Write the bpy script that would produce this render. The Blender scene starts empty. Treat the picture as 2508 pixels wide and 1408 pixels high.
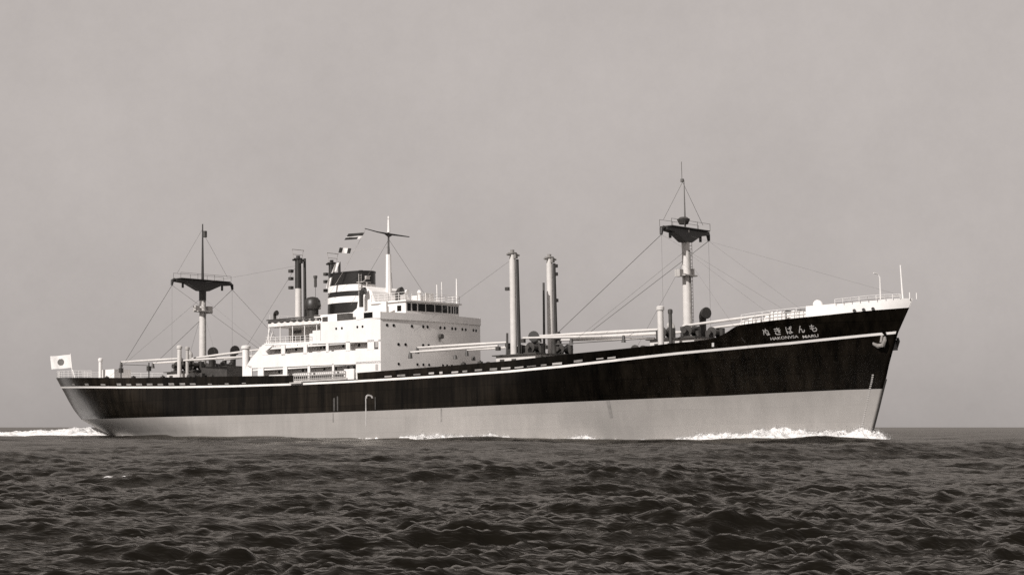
import bpy, bmesh, math, random
import numpy as np
from mathutils import Vector, Matrix
R = math.radians
random.seed(7)
sc = bpy.context.scene
C = sc.collection

# ------------------------------------------------------------------ camera
CAM_H = 1.5
cam_d = bpy.data.cameras.new('camera')
cam = bpy.data.objects.new('camera', cam_d)
C.objects.link(cam)
cam.location = (0, 0, CAM_H)
cam.rotation_euler = (R(90) + 0.0775713, 0, 0)
cam_d.sensor_width = 36
cam_d.lens = 36 * 4400 / 2508
cam_d.clip_start = 0.5
cam_d.clip_end = 60000
sc.camera = cam

# ------------------------------------------------------------------ light
SUN_AZ = 37      # degrees to the left of the line from the ship back to the camera
SUN_EL = 35
sun_dir = Vector((-math.sin(R(SUN_AZ)) * math.cos(R(SUN_EL)), -math.cos(R(SUN_AZ)) * math.cos(R(SUN_EL)), math.sin(R(SUN_EL))))
sd = bpy.data.lights.new('sun', 'SUN')
sd.energy = 4.6
sd.angle = R(0.53)
sd.color = (1.0, 0.955, 0.92)
sun = bpy.data.objects.new('sun', sd)
C.objects.link(sun)
sun.rotation_euler = sun_dir.to_track_quat('Z', 'Y').to_euler()

w = bpy.data.worlds.new('World')
sc.world = w
w.use_nodes = True
nt = w.node_tree
nt.nodes.clear()
N = nt.nodes.new
sky = N('ShaderNodeTexSky')
sky.sky_type = 'NISHITA'
sky.sun_disc = False
sky.sun_elevation = R(SUN_EL)
sky.sun_rotation = math.atan2(sun_dir.x, sun_dir.y)
sky.air_density = 1.0
sky.dust_density = 3.0
sky.ozone_density = 1.0
bw = N('ShaderNodeRGBToBW')
pw = N('ShaderNodeMath'); pw.operation = 'POWER'; pw.inputs[1].default_value = 0.10
ml = N('ShaderNodeMath'); ml.operation = 'MULTIPLY'; ml.inputs[1].default_value = 3.05
# thin high haze: soft, very low contrast mottling of the whole dome
tc = N('ShaderNodeTexCoord')
ns = N('ShaderNodeTexNoise'); ns.inputs['Scale'].default_value = 7.0; ns.inputs['Detail'].default_value = 12.0; ns.inputs['Roughness'].default_value = 0.80
mr = N('ShaderNodeMapRange')
mr.inputs['From Min'].default_value = 0.3; mr.inputs['From Max'].default_value = 0.7
mr.inputs['To Min'].default_value = 0.93; mr.inputs['To Max'].default_value = 1.07
# the dome is a little darker low down at the sea horizon
sx = N('ShaderNodeSeparateXYZ')
el = N('ShaderNodeMapRange')
el.inputs['From Min'].default_value = 0.0; el.inputs['From Max'].default_value = 0.20
el.inputs['To Min'].default_value = 0.87; el.inputs['To Max'].default_value = 1.0
m1 = N('ShaderNodeMath'); m1.operation = 'MULTIPLY'
m2 = N('ShaderNodeMath'); m2.operation = 'MULTIPLY'
tint = N('ShaderNodeVectorMath'); tint.operation = 'SCALE'
tint.inputs[0].default_value = (0.985, 0.905, 0.866)
bg = N('ShaderNodeBackground'); bg.inputs['Strength'].default_value = 0.15
out = N('ShaderNodeOutputWorld')
L = nt.links.new
L(sky.outputs[0], bw.inputs[0]); L(bw.outputs[0], pw.inputs[0]); L(pw.outputs[0], ml.inputs[0])
L(tc.outputs['Generated'], ns.inputs['Vector']); L(ns.outputs['Fac'], mr.inputs['Value'])
L(tc.outputs['Generated'], sx.inputs[0]); L(sx.outputs['Z'], el.inputs['Value'])
L(ml.outputs[0], m1.inputs[0]); L(mr.outputs[0], m1.inputs[1])
L(m1.outputs[0], m2.inputs[0]); L(el.outputs[0], m2.inputs[1])
L(m2.outputs[0], tint.inputs['Scale']); L(tint.outputs[0], bg.inputs['Color']); L(bg.outputs[0], out.inputs[0])

sc.view_settings.view_transform = 'Standard'
sc.view_settings.look = 'None'
sc.view_settings.exposure = 0.0
sc.view_settings.gamma = 1.0
sc.cycles.max_bounces = 6
sc.cycles.use_denoising = False
sc.cycles.caustics_reflective = False
sc.cycles.caustics_refractive = False
sc.cycles.sample_clamp_indirect = 0.35
sc.cycles.sample_clamp_direct = 12.0

# ------------------------------------------------------------------ materials
def warm(v, k=1.0):
    return (v, v * (1 - 0.045 * k), v * (1 - 0.09 * k), 1)

def mat(name, v, rough=0.5, var=0.15, scale=1.0, streak=0.0, spec=0.5, k=1.0, metal=0.0, coat=0.0, bump=0.0, stretch=(1, 1, 1), bscale=4.0, plates=0.0):
    """one painted or bare surface: base value v, patchy by var, with vertical weather streaks by streak"""
    m = bpy.data.materials.new(name)
    m.use_nodes = True
    t = m.node_tree
    b = t.nodes['Principled BSDF']
    b.inputs['Roughness'].default_value = rough
    b.inputs['Metallic'].default_value = metal
    b.inputs['Specular IOR Level'].default_value = spec
    b.inputs['Coat Weight'].default_value = coat
    b.inputs['Coat Roughness'].default_value = 0.12
    g = t.nodes.new('ShaderNodeTexCoord')
    mp = t.nodes.new('ShaderNodeMapping'); mp.inputs['Scale'].default_value = stretch
    n = t.nodes.new('ShaderNodeTexNoise'); n.inputs['Scale'].default_value = scale; n.inputs['Detail'].default_value = 8; n.inputs['Roughness'].default_value = 0.65
    r = t.nodes.new('ShaderNodeMapRange')
    r.inputs['From Min'].default_value = 0.32; r.inputs['From Max'].default_value = 0.68
    r.inputs['To Min'].default_value = 1 - var; r.inputs['To Max'].default_value = 1 + var * 0.6
    t.links.new(g.outputs['Object'], mp.inputs[0]); t.links.new(mp.outputs[0], n.inputs['Vector']); t.links.new(n.outputs['Fac'], r.inputs['Value'])
    fac = r.outputs[0]
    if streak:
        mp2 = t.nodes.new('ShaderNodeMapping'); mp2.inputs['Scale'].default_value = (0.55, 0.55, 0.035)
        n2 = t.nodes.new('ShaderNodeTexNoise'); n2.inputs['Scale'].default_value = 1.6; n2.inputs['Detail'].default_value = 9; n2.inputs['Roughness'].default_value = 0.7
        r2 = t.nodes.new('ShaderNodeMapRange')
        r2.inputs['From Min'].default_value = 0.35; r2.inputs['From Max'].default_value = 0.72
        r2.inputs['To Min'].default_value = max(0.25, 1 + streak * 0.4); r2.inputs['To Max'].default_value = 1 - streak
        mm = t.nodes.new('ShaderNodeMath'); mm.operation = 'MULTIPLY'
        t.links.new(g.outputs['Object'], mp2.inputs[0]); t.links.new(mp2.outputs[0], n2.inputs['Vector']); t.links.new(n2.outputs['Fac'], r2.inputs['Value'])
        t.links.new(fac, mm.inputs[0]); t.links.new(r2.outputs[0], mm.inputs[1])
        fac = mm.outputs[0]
    if plates:
        # riveted strakes: each plate takes the paint a little differently, with a shallow lap at its edges
        mp3 = t.nodes.new('ShaderNodeMapping'); mp3.inputs['Rotation'].default_value = (math.pi / 2, 0, 0)
        br = t.nodes.new('ShaderNodeTexBrick'); br.inputs['Scale'].default_value = 1.0
        br.inputs['Brick Width'].default_value = 7.5; br.inputs['Row Height'].default_value = 1.7; br.inputs['Mortar Size'].default_value = 0.035
        br.inputs['Color1'].default_value = (1 - plates,) * 3 + (1,); br.inputs['Color2'].default_value = (1 + plates,) * 3 + (1,); br.inputs['Mortar'].default_value = (1 - 2 * plates,) * 3 + (1,)
        m4 = t.nodes.new('ShaderNodeMath'); m4.operation = 'MULTIPLY'
        t.links.new(g.outputs['Object'], mp3.inputs[0]); t.links.new(mp3.outputs[0], br.inputs['Vector'])
        t.links.new(br.outputs['Color'], m4.inputs[0]); t.links.new(fac, m4.inputs[1]); fac = m4.outputs[0]
    vm = t.nodes.new('ShaderNodeVectorMath'); vm.operation = 'SCALE'
    vm.inputs[0].default_value = warm(v, k)[:3]
    t.links.new(fac, vm.inputs['Scale']); t.links.new(vm.outputs[0], b.inputs['Base Color'])
    if bump:
        n3 = t.nodes.new('ShaderNodeTexNoise'); n3.inputs['Scale'].default_value = bscale; n3.inputs['Detail'].default_value = 6
        bp = t.nodes.new('ShaderNodeBump'); bp.inputs['Strength'].default_value = 1.0; bp.inputs['Distance'].default_value = bump
        t.links.new(mp.outputs[0], n3.inputs['Vector']); t.links.new(n3.outputs['Fac'], bp.inputs['Height']); t.links.new(bp.outputs[0], b.inputs['Normal'])
    return m

M = {
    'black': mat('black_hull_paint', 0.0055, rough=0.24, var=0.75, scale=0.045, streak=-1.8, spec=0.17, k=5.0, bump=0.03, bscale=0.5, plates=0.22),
    'boot': mat('grey_boot_paint', 0.30, rough=0.55, var=0.08, scale=0.25, streak=0.09, k=1.2, bump=0.02, bscale=0.5, plates=0.03),
    'white': mat('white_ship_paint', 0.80, rough=0.45, var=0.06, scale=0.8, streak=0.06, k=0.6),
    'stripe': mat('white_line_paint', 0.80, rough=0.45, var=0.12, scale=0.9, k=0.8),
    'buff': mat('pale_mast_paint', 0.60, rough=0.45, var=0.10, scale=1.5, k=0.9),
    'dark': mat('dark_mast_paint', 0.022, rough=0.45, var=0.3, scale=1.2, k=2.0),
    'funnel': mat('black_funnel_paint', 0.010, rough=0.28, var=0.3, scale=0.5, spec=0.6, k=2.0),
    'steel': mat('dark_machinery_steel', 0.05, rough=0.5, var=0.4, scale=1.5, k=1.6),
    'deck': mat('weathered_deck', 0.13, rough=0.8, var=0.3, scale=0.6, k=1.4),
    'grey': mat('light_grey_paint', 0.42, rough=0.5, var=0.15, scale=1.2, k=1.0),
    'glass': mat('dark_window_glass', 0.006, spec=0.2, rough=0.2, var=0.2, scale=2.0, k=2.0),
    'wire': mat('greased_wire', 0.10, rough=0.6, var=0.2, scale=3.0, k=1.2),
    'rope': mat('pale_rope', 0.45, rough=0.8, var=0.2, scale=3.0, k=1.2),
    'canvas': mat('white_canvas', 0.74, rough=0.8, var=0.10, scale=2.0, k=0.8),
    'cloth': mat('white_bunting', 0.78, rough=0.85, var=0.08, scale=2.0, k=0.6),
    'dark_cloth': mat('dark_bunting', 0.03, rough=0.85, var=0.2, scale=2.0, k=1.5),
    'grey_cloth': mat('mid_grey_bunting', 0.14, rough=0.85, var=0.2, scale=2.0, k=1.2),
    'rust': mat('rusted_anchor_iron', 0.24, rough=0.8, var=0.4, scale=2.5, k=1.4),
    'foam': mat('sea_foam', 0.80, rough=0.9, var=0.45, scale=0.9, k=0.4, bump=0.35, bscale=1.6),
}

# ------------------------------------------------------------------ mesh helpers
class MB:
    def __init__(s):
        s.v, s.f, s.m = [], [], []
    def add(s, vs, fs, mi=0):
        o = len(s.v)
        s.v += [tuple(v) for v in vs]
        s.f += [tuple(i + o for i in f) for f in fs]
        s.m += [mi] * len(fs)
        return s
    def box(s, x0, x1, y0, y1, z0, z1, mi=0):
        v = [(x, y, z) for z in (z0, z1) for y in (y0, y1) for x in (x0, x1)]
        return s.add(v, [(0, 2, 3, 1), (4, 5, 7, 6), (0, 1, 5, 4), (2, 6, 7, 3), (0, 4, 6, 2), (1, 3, 7, 5)], mi)
    def prism(s, poly, y0, y1, mi=0):
        """polygon given in (x, z), extruded across the ship from y0 to y1"""
        n = len(poly)
        v = [(x, y0, z) for x, z in poly] + [(x, y1, z) for x, z in poly]
        f = [tuple(range(n)), tuple(range(2 * n - 1, n - 1, -1))] + [(i, i + n, (i + 1) % n + n, (i + 1) % n) for i in range(n)]
        return s.add(v, f, mi)
    def slab(s, poly, z0, z1, mi=0):
        """polygon given in (x, y), extruded upwards"""
        n = len(poly)
        v = [(x, y, z0) for x, y in poly] + [(x, y, z1) for x, y in poly]
        f = [tuple(range(n - 1, -1, -1)), tuple(range(n, 2 * n))] + [(i, (i + 1) % n, (i + 1) % n + n, i + n) for i in range(n)]
        return s.add(v, f, mi)
    def path(s, pts, rad, n=10, mi=0, caps=True):
        """a round tube through pts, radius given once or per point"""
        pts = [Vector(p) for p in pts]
        if not hasattr(rad, '__len__'):
            rad = [rad] * len(pts)
        vs, fs = [], []
        up = None
        for i, p in enumerate(pts):
            a = pts[max(i - 1, 0)]; b = pts[min(i + 1, len(pts) - 1)]
            d = (b - a).normalized()
            if up is None:
                up = Vector((0, 0, 1)) if abs(d.z) < 0.9 else Vector((1, 0, 0))
            e1 = d.cross(up).normalized(); e2 = e1.cross(d).normalized(); up = e2
            for k in range(n):
                t = 2 * math.pi * k / n
                vs.append(p + (e1 * math.cos(t) + e2 * math.sin(t)) * rad[i])
        for i in range(len(pts) - 1):
            for k in range(n):
                k2 = (k + 1) % n
                fs.append((i * n + k, i * n + k2, (i + 1) * n + k2, (i + 1) * n + k))
        if caps:
            fs.append(tuple(range(n - 1, -1, -1)))
            fs.append(tuple((len(pts) - 1) * n + k for k in range(n)))
        return s.add(vs, fs, mi)
    def tube(s, p, q, r, r2=None, n=10, mi=0):
        return s.path([p, q], [r, r if r2 is None else r2], n, mi)
    def build(s, name, m, parent=None, smooth=False):
        me = bpy.data.meshes.new(name)
        me.from_pydata(s.v, [], s.f)
        for mm in (m if isinstance(m, (list, tuple)) else [m]):
            me.materials.append(mm)
        if any(s.m):
            me.polygons.foreach_set('material_index', s.m)
        bm = bmesh.new(); bm.from_mesh(me)
        bmesh.ops.recalc_face_normals(bm, faces=bm.faces)
        bm.to_mesh(me); bm.free()
        if smooth:
            for p in me.polygons:
                p.use_smooth = True
            me.set_sharp_from_angle(angle=R(40))
        me.update()
        o = bpy.data.objects.new(name, me)
        C.objects.link(o)
        if parent:
            o.parent = parent
        return o

def tag(o, label, cat, group=None, kind=None):
    if label: o['label'] = label
    if cat: o['category'] = cat
    if group: o['group'] = group
    if kind: o['kind'] = kind
    return o

# ------------------------------------------------------------------ the ship: local x forward from the stern, y to port, z up from the boot-top line
TH, TRIM = 40.0, 1.15
LEN = 145.0
ship = bpy.data.objects.new('cargo_ship', None)
C.objects.link(ship)
ship.location = (-69.780, 275.666, 2.70)
ship.rotation_euler = (0, -R(TRIM), -R(TH))
tag(ship, 'black hulled cargo ship with grey boot-top, white midship house and banded funnel', 'ship')
SM = Matrix.LocRotScale(Vector(ship.location), ship.rotation_euler, None)

def I(x, pts):
    return float(np.interp(x, [p[0] for p in pts], [p[1] for p in pts]))
P_STERN = [(-9, 18.0), (-6, 16.0), (-2.97, 13.9), (-2.48, 12.7), (-1.32, 9.6), (-0.2, 6.6), (1.2, 5.1), (2.52, 4.2), (4.69, 3.1), (6.17, 2.5)]
P_STEM = [(-9, 137.9), (-5.43, 139.25), (-3.96, 139.75), (-2.09, 140.37), (-0.22, 140.95), (0.61, 141.25), (2.4, 141.75), (4.13, 142.35), (5.65, 142.92), (8.08, 144.25), (9.6, 145.3)]
P_STRIPE = [(0, 4.72), (26, 3.75), (38, 3.38), (50, 3.12), (62, 2.96), (72, 2.93), (82, 2.97), (91, 3.04), (99.6, 3.16), (108, 3.42), (115.6, 3.83), (122.8, 4.24), (128.4, 4.50), (134.9, 4.84), (140.7, 5.28), (145, 5.62)]
P_BOOT = [(0, -0.2), (16, -0.42), (50, -0.70), (62, -0.77), (77, -0.76), (90, -0.70), (99, -0.62), (115, -0.48), (128, -0.36), (133, -0.25), (141, -0.10), (145, -0.08)]
P_TOP = [(0, 6.17), (26, 5.10), (38, 4.74), (50, 4.42), (61.7, 4.09), (74.2, 3.96), (81.6, 4.06), (90.8, 4.21), (99.6, 4.38), (107.9, 4.71), (115.6, 4.99), (118.8, 5.13), (122.8, 5.37), (124.6, 5.43), (126.2, 5.55), (127.3, 5.78), (128.1, 6.14), (128.7, 6.55), (129.1, 6.78), (129.7, 6.90), (132.7, 7.19), (135.8, 7.40), (138.1, 7.56), (139.6, 7.70), (142.1, 7.90), (145, 8.08)]

def halfb(s, z):
    """half-breadth of the hull at length fraction s and height z"""
    a0, a1 = I(z, P_STERN), I(z, P_STEM)
    ln = a1 - a0
    zn = min(max((z + 6) / 13.5, 0), 1)
    d = (1 - s) * ln
    lb = 58 + (31 - 58) * zn ** 1.2
    x = min(1.0, d / lb)
    fb = 1 - (1 - x) ** (1.75 + 0.55 * zn)
    ds = s * ln
    ls = 46 + (19 - 46) * zn ** 0.9
    x = min(1.0, ds / ls)
    q = 1.0 - 0.38 * zn
    fs = (1 - (1 - x) ** 2.1) ** q
    return 9.6 * fb * fs

def hull_pt(s, z, off=0.0, sg=-1):
    a0, a1 = I(z, P_STERN), I(z, P_STEM)
    def base(t):
        t = min(max(t, 0.0), 1.0)
        return Vector((a0 + (a1 - a0) * t, sg * halfb(t, z), z))
    p = base(s)
    if off:
        q0, q1 = base(s - 0.002), base(s + 0.002)
        t = q1 - q0
        n = Vector((t.y * -sg, t.x * sg, 0)).normalized()
        if sg * n.y < 0: n = -n
        p = p + n * off
    return p

def side_y(a, z, sg=-1):
    a0, a1 = I(z, P_STERN), I(z, P_STEM)
    return sg * halfb((a - a0) / (a1 - a0), z)

ss = []
for i in range(181):
    t = i / 180
    ss.append(0.5 - 0.5 * math.cos(math.pi * t) if False else t)
ss = [0.04 * (k / 16) ** 1.6 for k in range(16)] + [0.04 + (0.85 - 0.04) * k / 110 for k in range(110)] + [0.85 + 0.15 * k / 60 for k in range(61)]
NOTCH = (63.0, 73.9)   # gangway gap in the starboard bulwark

def rows(a):
    zb, zs, zt = I(a, P_BOOT), I(a, P_STRIPE), I(a, P_TOP)
    r = [-7.0, -5.5, -4.5, -3.7, -3.0, -2.4, -1.8, -1.2]
    r = [min(x, zb - 0.25 * (8 - i) / 8) for i, x in enumerate(r)] + [zb]
    k = 9
    r += [zb + (zs - zb) * i / k for i in range(1, k + 1)]
    return r

hb = MB()
NR = len(rows(0))
for sg in (-1, 1):
    vs = []
    for s in ss:
        for z in rows(s * LEN):
            vs.append(hull_pt(s, z, 0, sg))
    fs = []
    mi = []
    o = len(hb.v)
    for i in range(len(ss) - 1):
        for j in range(NR - 1):
            a = i * NR + j
            fs.append((a, a + 1, a + NR + 1, a + NR) if sg < 0 else (a, a + NR, a + NR + 1, a + 1))
            mi.append(0 if j < 8 else 1)
    hb.v += [tuple(v) for v in vs]
    hb.f += [tuple(i + o for i in f) for f in fs]
    hb.m += mi
# weld the two sides along stem and stern
def build_hull():
    me = bpy.data.meshes.new('hull')
    me.from_pydata(hb.v, [], hb.f)
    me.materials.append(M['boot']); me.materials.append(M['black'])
    me.polygons.foreach_set('material_index', hb.m)
    bm = bmesh.new(); bm.from_mesh(me)
    bmesh.ops.remove_doubles(bm, verts=bm.verts, dist=0.0005)
    bmesh.ops.recalc_face_normals(bm, faces=bm.faces)
    for f in bm.faces: f.smooth = True
    bm.to_mesh(me); bm.free()
    o = bpy.data.objects.new('hull', me); C.objects.link(o); o.parent = ship
    return o
hull = build_hull()

def strip(name, zlo, zhi, off, m, s0=0.0, s1=1.0, sides=(-1, 1), parent=None, thick=0.0, skip=None, rowsn=3, vertical=False):
    b = MB()
    for sg in sides:
        cols = [s for s in ss if s0 <= s <= s1]
        if cols[0] > s0 + 1e-6: cols = [s0] + cols
        if cols[-1] < s1 - 1e-6: cols.append(s1)
        def grid(of):
            if vertical:
                return [[bow_up(hull_pt(s, zlo(s * LEN), of, sg), zlo(s * LEN) + (zhi(s * LEN) - zlo(s * LEN)) * j / rowsn, s * LEN) for j in range(rowsn + 1)] for s in cols]
            return [[hull_pt(s, zlo(s * LEN) + (zhi(s * LEN) - zlo(s * LEN)) * j / rowsn, of, sg) for j in range(rowsn + 1)] for s in cols]
        G = [grid(off)] + ([grid(off - thick)] if thick else [])
        for g in G:
            vs = [p for c in g for p in c]; n = rowsn + 1
            fs = []
            for i in range(len(cols) - 1):
                am = (cols[i] + cols[i + 1]) / 2 * LEN
                if skip and sg < 0 and skip[0] < am < skip[1]: continue
                for j in range(rowsn):
                    fs.append((i * n + j, i * n + j + 1, (i + 1) * n + j + 1, (i + 1) * n + j))
            b.add(vs, fs)
        if thick:
            for i in range(len(cols) - 1):
                am = (cols[i] + cols[i + 1]) / 2 * LEN
                if skip and sg < 0 and skip[0] < am < skip[1]: continue
                b.add([G[0][i][-1], G[0][i + 1][-1], G[1][i + 1][-1], G[1][i][-1]], [(0, 1, 2, 3)])
    o = b.build(name, m, parent)
    for p in o.data.polygons: p.use_smooth = True
    o.data.set_sharp_from_angle(angle=R(50))
    return o

# side plating above the deck line: low black bulwark, rising to the forecastle
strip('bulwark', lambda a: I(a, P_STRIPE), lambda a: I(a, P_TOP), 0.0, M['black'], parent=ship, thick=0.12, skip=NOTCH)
strip('white_stripe', lambda a: I(a, P_STRIPE) - 0.13, lambda a: I(a, P_STRIPE) + 0.13, 0.05, M['stripe'], parent=hull, s0=0.004, s1=0.9985, rowsn=1)
P_WB = [(133.5, 7.3), (134.0, 8.45), (137.4, 8.60), (138.9, 8.72), (140.9, 8.92), (143.2, 9.02), (145, 9.0)]
def bow_up(p, z, a):
    return Vector((p.x + 0.55 * min(max((a - 142.3) / 2.5, 0), 1) * (z - I(a, P_TOP)), p.y * (1 - 0.015 * (z - I(a, P_TOP))), z))
strip('bow_bulwark', lambda a: I(a, P_TOP) + 0.0, lambda a: max(I(a, P_WB), I(a, P_TOP) + 0.02), 0.0, M['white'], parent=ship, s0=136.0 / LEN, s1=1.0, thick=0.10, vertical=True)
# deck plating
dk = MB()
for k in range(len(ss) - 1):
    for (lo, hi, f) in ((0, 128.5, lambda a: I(a, P_STRIPE) + 0.02), (128.5, 145.1, lambda a: I(a, P_TOP) - 0.12)):
        a0, a1 = ss[k] * LEN, ss[k + 1] * LEN
        if lo <= (a0 + a1) / 2 < hi:
            p = [hull_pt(ss[k], f(a0), -0.06, -1), hull_pt(ss[k], f(a0), -0.06, 1), hull_pt(ss[k + 1], f(a1), -0.06, 1), hull_pt(ss[k + 1], f(a1), -0.06, -1)]
            dk.add(p, [(0, 1, 2, 3)])
dk.add([(128.5, -5, 4.4), (128.5, 5, 4.4), (128.5, 5, 6.5), (128.5, -5, 6.5)], [(0, 1, 2, 3)], 1)
dk.build('deck', [M['deck'], M['white']], ship)

# freeing ports and washports low in the bulwark
M['port'] = mat('dull_port_cover', 0.22, rough=0.7, var=0.4, scale=2.0, k=1.2)
def port(a0, a1, h0, h1, m, name='freeing_port'):
    b = MB()
    n = 4
    for k in range(n):
        A0, A1 = a0 + (a1 - a0) * k / n, a0 + (a1 - a0) * (k + 1) / n
        vs = [hull_pt(A / LEN, I(A, P_STRIPE) + h, 0.03, -1) for A, h in ((A0, h0), (A1, h0), (A1, h1), (A0, h1))]
        b.add(vs, [(0, 1, 2, 3)])
    return b.build(name, m, hull)
rr = random.Random(3)
for a in (12, 16.5, 21, 25, 27.2, 29.4, 31.8, 34.2, 36.6, 39, 41.2):
    port(a, a + 1.0 + rr.random() * 0.3, 0.28, 0.28 + 0.2 + rr.random() * 0.1, M['port'])
for a in (45, 48.5, 52):
    port(a, a + 0.8, 0.26, 0.40, M['port'])
for a in (79, 81.2, 84.0, 86.6, 88.4, 90.4, 92.2, 94.2, 96.6, 98.4, 100.5, 102.4, 104.5, 106.2, 109.3, 112.4, 113.9):
    port(a, a + 0.35 + rr.random() * 1.2, 0.24 + rr.random() * .08, 0.38 + rr.random() * 0.16, M['grey'] if rr.random() < .45 else M['port'])
port(126.6, 126.85, 0.35, 0.75, M['white'])

# rust, wash and spill marks with a shape of their own on the side
def stain(a, z0, z1, wd, m, off=0.02):
    b = MB()
    n = 7
    rs = random.Random(int(a * 10))
    for k in range(n):
        Z0, Z1 = z0 + (z1 - z0) * k / n, z0 + (z1 - z0) * (k + 1) / n
        w0 = wd * (0.7 + 0.6 * rs.random()) if k else wd
        vs = [hull_pt((A - I(Z, P_STERN)) / (I(Z, P_STEM) - I(Z, P_STERN)), Z, off, -1) for A, Z in ((a - wd / 2, Z0), (a + wd / 2, Z0), (a + wd / 2, Z1), (a - wd / 2, Z1))]
        b.add(vs, [(0, 1, 2, 3)])
    return b.build('discharge_stain', m, hull)
M['spill'] = mat('salt_spill', 0.38, rough=0.8, var=0.4, scale=2.0, k=0.9)
M['spill2'] = mat('faint_salt_streak', 0.06, rough=0.7, var=0.5, scale=2.0, k=1.4)
M['bootdark'] = mat('dark_scuffed_boot_paint', 0.21, rough=0.6, var=0.3, scale=1.0, k=1.2)
stain(75.9, -2.6, 0.9, 0.16, M['spill'])
stain(71.0, -0.6, 1.2, 0.22, M['spill2']); stain(70.4, -0.6, 1.0, 0.3, M['spill2']); stain(77.5, -0.6, 0.9, 0.14, M['spill2'])
stain(70.2, -2.0, -0.85, 0.15, M['bootdark'])
stain(111.6, -2.4, -0.55, 0.4, M['bootdark'])
stain(88.3, -2.3, -0.75, 0.22, M['bootdark'])
# cooling water discharge splashing from the side outlet
sp = MB()
for k in range(9):
    t = k / 8
    p = hull_pt((75.9 + 0.62 * math.cos(math.pi * t)) / LEN, 0.85 + 0.38 * math.sin(math.pi * t), 0.06, -1)
    q = hull_pt((75.9 + 0.42 * math.cos(math.pi * t)) / LEN, 0.82 + 0.25 * math.sin(math.pi * t), 0.06, -1)
    sp.tube(p, q, 0.11, 0.08, 6)
sp.build('side_outlet', M['spill'], hull, True)

# ------------------------------------------------------------------ ship's name
FONT_TXT = []
def lettering(txt, size, a, z, da, wide, name, mirror=False):
    cu = bpy.data.curves.new(name, 'FONT')
    cu.body = txt; cu.size = size; cu.resolution_u = 3; cu.offset = 0.012 * size
    cu.space_character = wide
    tmp = bpy.data.objects.new(name + '_tmp', cu)
    C.objects.link(tmp)
    bpy.context.view_layer.update()
    me = bpy.data.meshes.new_from_object(tmp)
    bpy.data.objects.remove(tmp)
    xs = [v.co.x for v in me.vertices] or [0]
    x0, x1 = min(xs), max(xs)
    for v in me.vertices:
        aa = a + (v.co.x - x0) / max(x1 - x0, 1e-6) * da
        zz = z + v.co.y + (I(aa, P_STRIPE) - I(a, P_STRIPE))
        v.co = hull_pt((aa - (I(zz, P_STERN))) / (I(zz, P_STEM) - I(zz, P_STERN)), zz, 0.06, -1)
    me.materials.clear(); me.materials.append(M['letter'])
    o = bpy.data.objects.new(name, me); C.objects.link(o); o.parent = hull
    return o
M['letter'] = mat('chalky_letter_paint', 0.50, rough=0.7, var=0.45, scale=3.0, k=0.9)
kana = 'ぬきばんも'
for i, ch in enumerate(kana):
    lettering(ch, 0.86, 130.55 + i * 1.15, 5.70 + 0.06 * i, 0.64, 1.0, 'name_character')
lettering('HAKONVSA', 0.40, 131.1, 5.22, 2.75, 1.0, 'latin_name')
lettering('MARU', 0.40, 134.25, 5.30, 1.5, 1.0, 'latin_name')

# ------------------------------------------------------------------ anchors
def anchor(sg):
    b = MB()
    A, Z = 141.45, 4.75
    y = side_y(A, Z, sg)
    yo = y + sg * (0.35 if sg < 0 else 1.25)
    if sg > 0: b.box(A - 0.4, A + 0.35, y - 0.3, yo, Z - 0.85, Z + 0.2)
    b.tube((A, y + sg * 0.05, Z + 0.75), (A - 0.05, yo, Z - 0.15), 0.13, n=8)
    b.path([(A - 1.15, yo - sg * 0.1, Z + 0.25), (A - 0.85, yo, Z - 0.25), (A - 0.3, yo + sg * .05, Z - 0.5), (A + 0.2, yo, Z - 0.4), (A + 0.42, yo, Z + 0.1), (A + 0.4, yo - sg * .05, Z + 0.45)],
           [0.10, 0.16, 0.24, 0.24, 0.2, 0.12], 8)
    b.box(A - 0.45, A + 0.3, yo - 0.2, yo + 0.2, Z - 0.6, Z - 0.25)
    o = b.build('anchor', M['rust'] if sg < 0 else M['dark'], ship, True)
    h = MB()
    h.path([(A, y + sg * 0.02, Z + 0.9), (A, y + sg * 0.2, Z + 0.78)], [0.42, 0.5], 12)
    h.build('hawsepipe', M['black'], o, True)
anchor(-1); anchor(1)
# draught marks painted up the stem, forefoot fender line
dm = MB()
for k in range(34):
    z = 1.3 - k * 0.19
    s = 1 - 0.009
    p = hull_pt(s, z, 0.03, -1); q = hull_pt(s - 0.0013, z, 0.03, -1)
    p2 = hull_pt(s, z + 0.10, 0.03, -1); q2 = hull_pt(s - 0.0013, z + 0.10, 0.03, -1)
    dm.add([p, q, q2, p2], [(0, 1, 2, 3)])
dm.build('draught_mark', M['grey'], hull)
st = MB()
st.path([(I(z, P_STEM) + 0.02, 0, z) for z in (0.9, 0.0, -1, -2, -3, -4, -5)], 0.09, 6)
st.build('stem_bar', M['dark'], hull, True)

# ------------------------------------------------------------------ midship house
b = MB()
b.box(55.2, 77.9, -8.25, 8.25, 3.0, 8.1)
house = b.build('midship_house', M['white'], ship)
YH = 9.25
def zl(a, z):                  # decks fall very slightly towards the bridge front
    return z - 0.018 * (a - 70)
def front(y):                  # rounded bridge front
    return 78.15 + 0.95 * (1 - (y / YH) ** 2)
def plate(b, y0, y1, a0, a1, z0, z1):
    b.prism([(a0, zl(a0, z0)), (a1, zl(a1, z0)), (a1, zl(a1, z1)), (a0, zl(a0, z1))], y0, y1)

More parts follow.
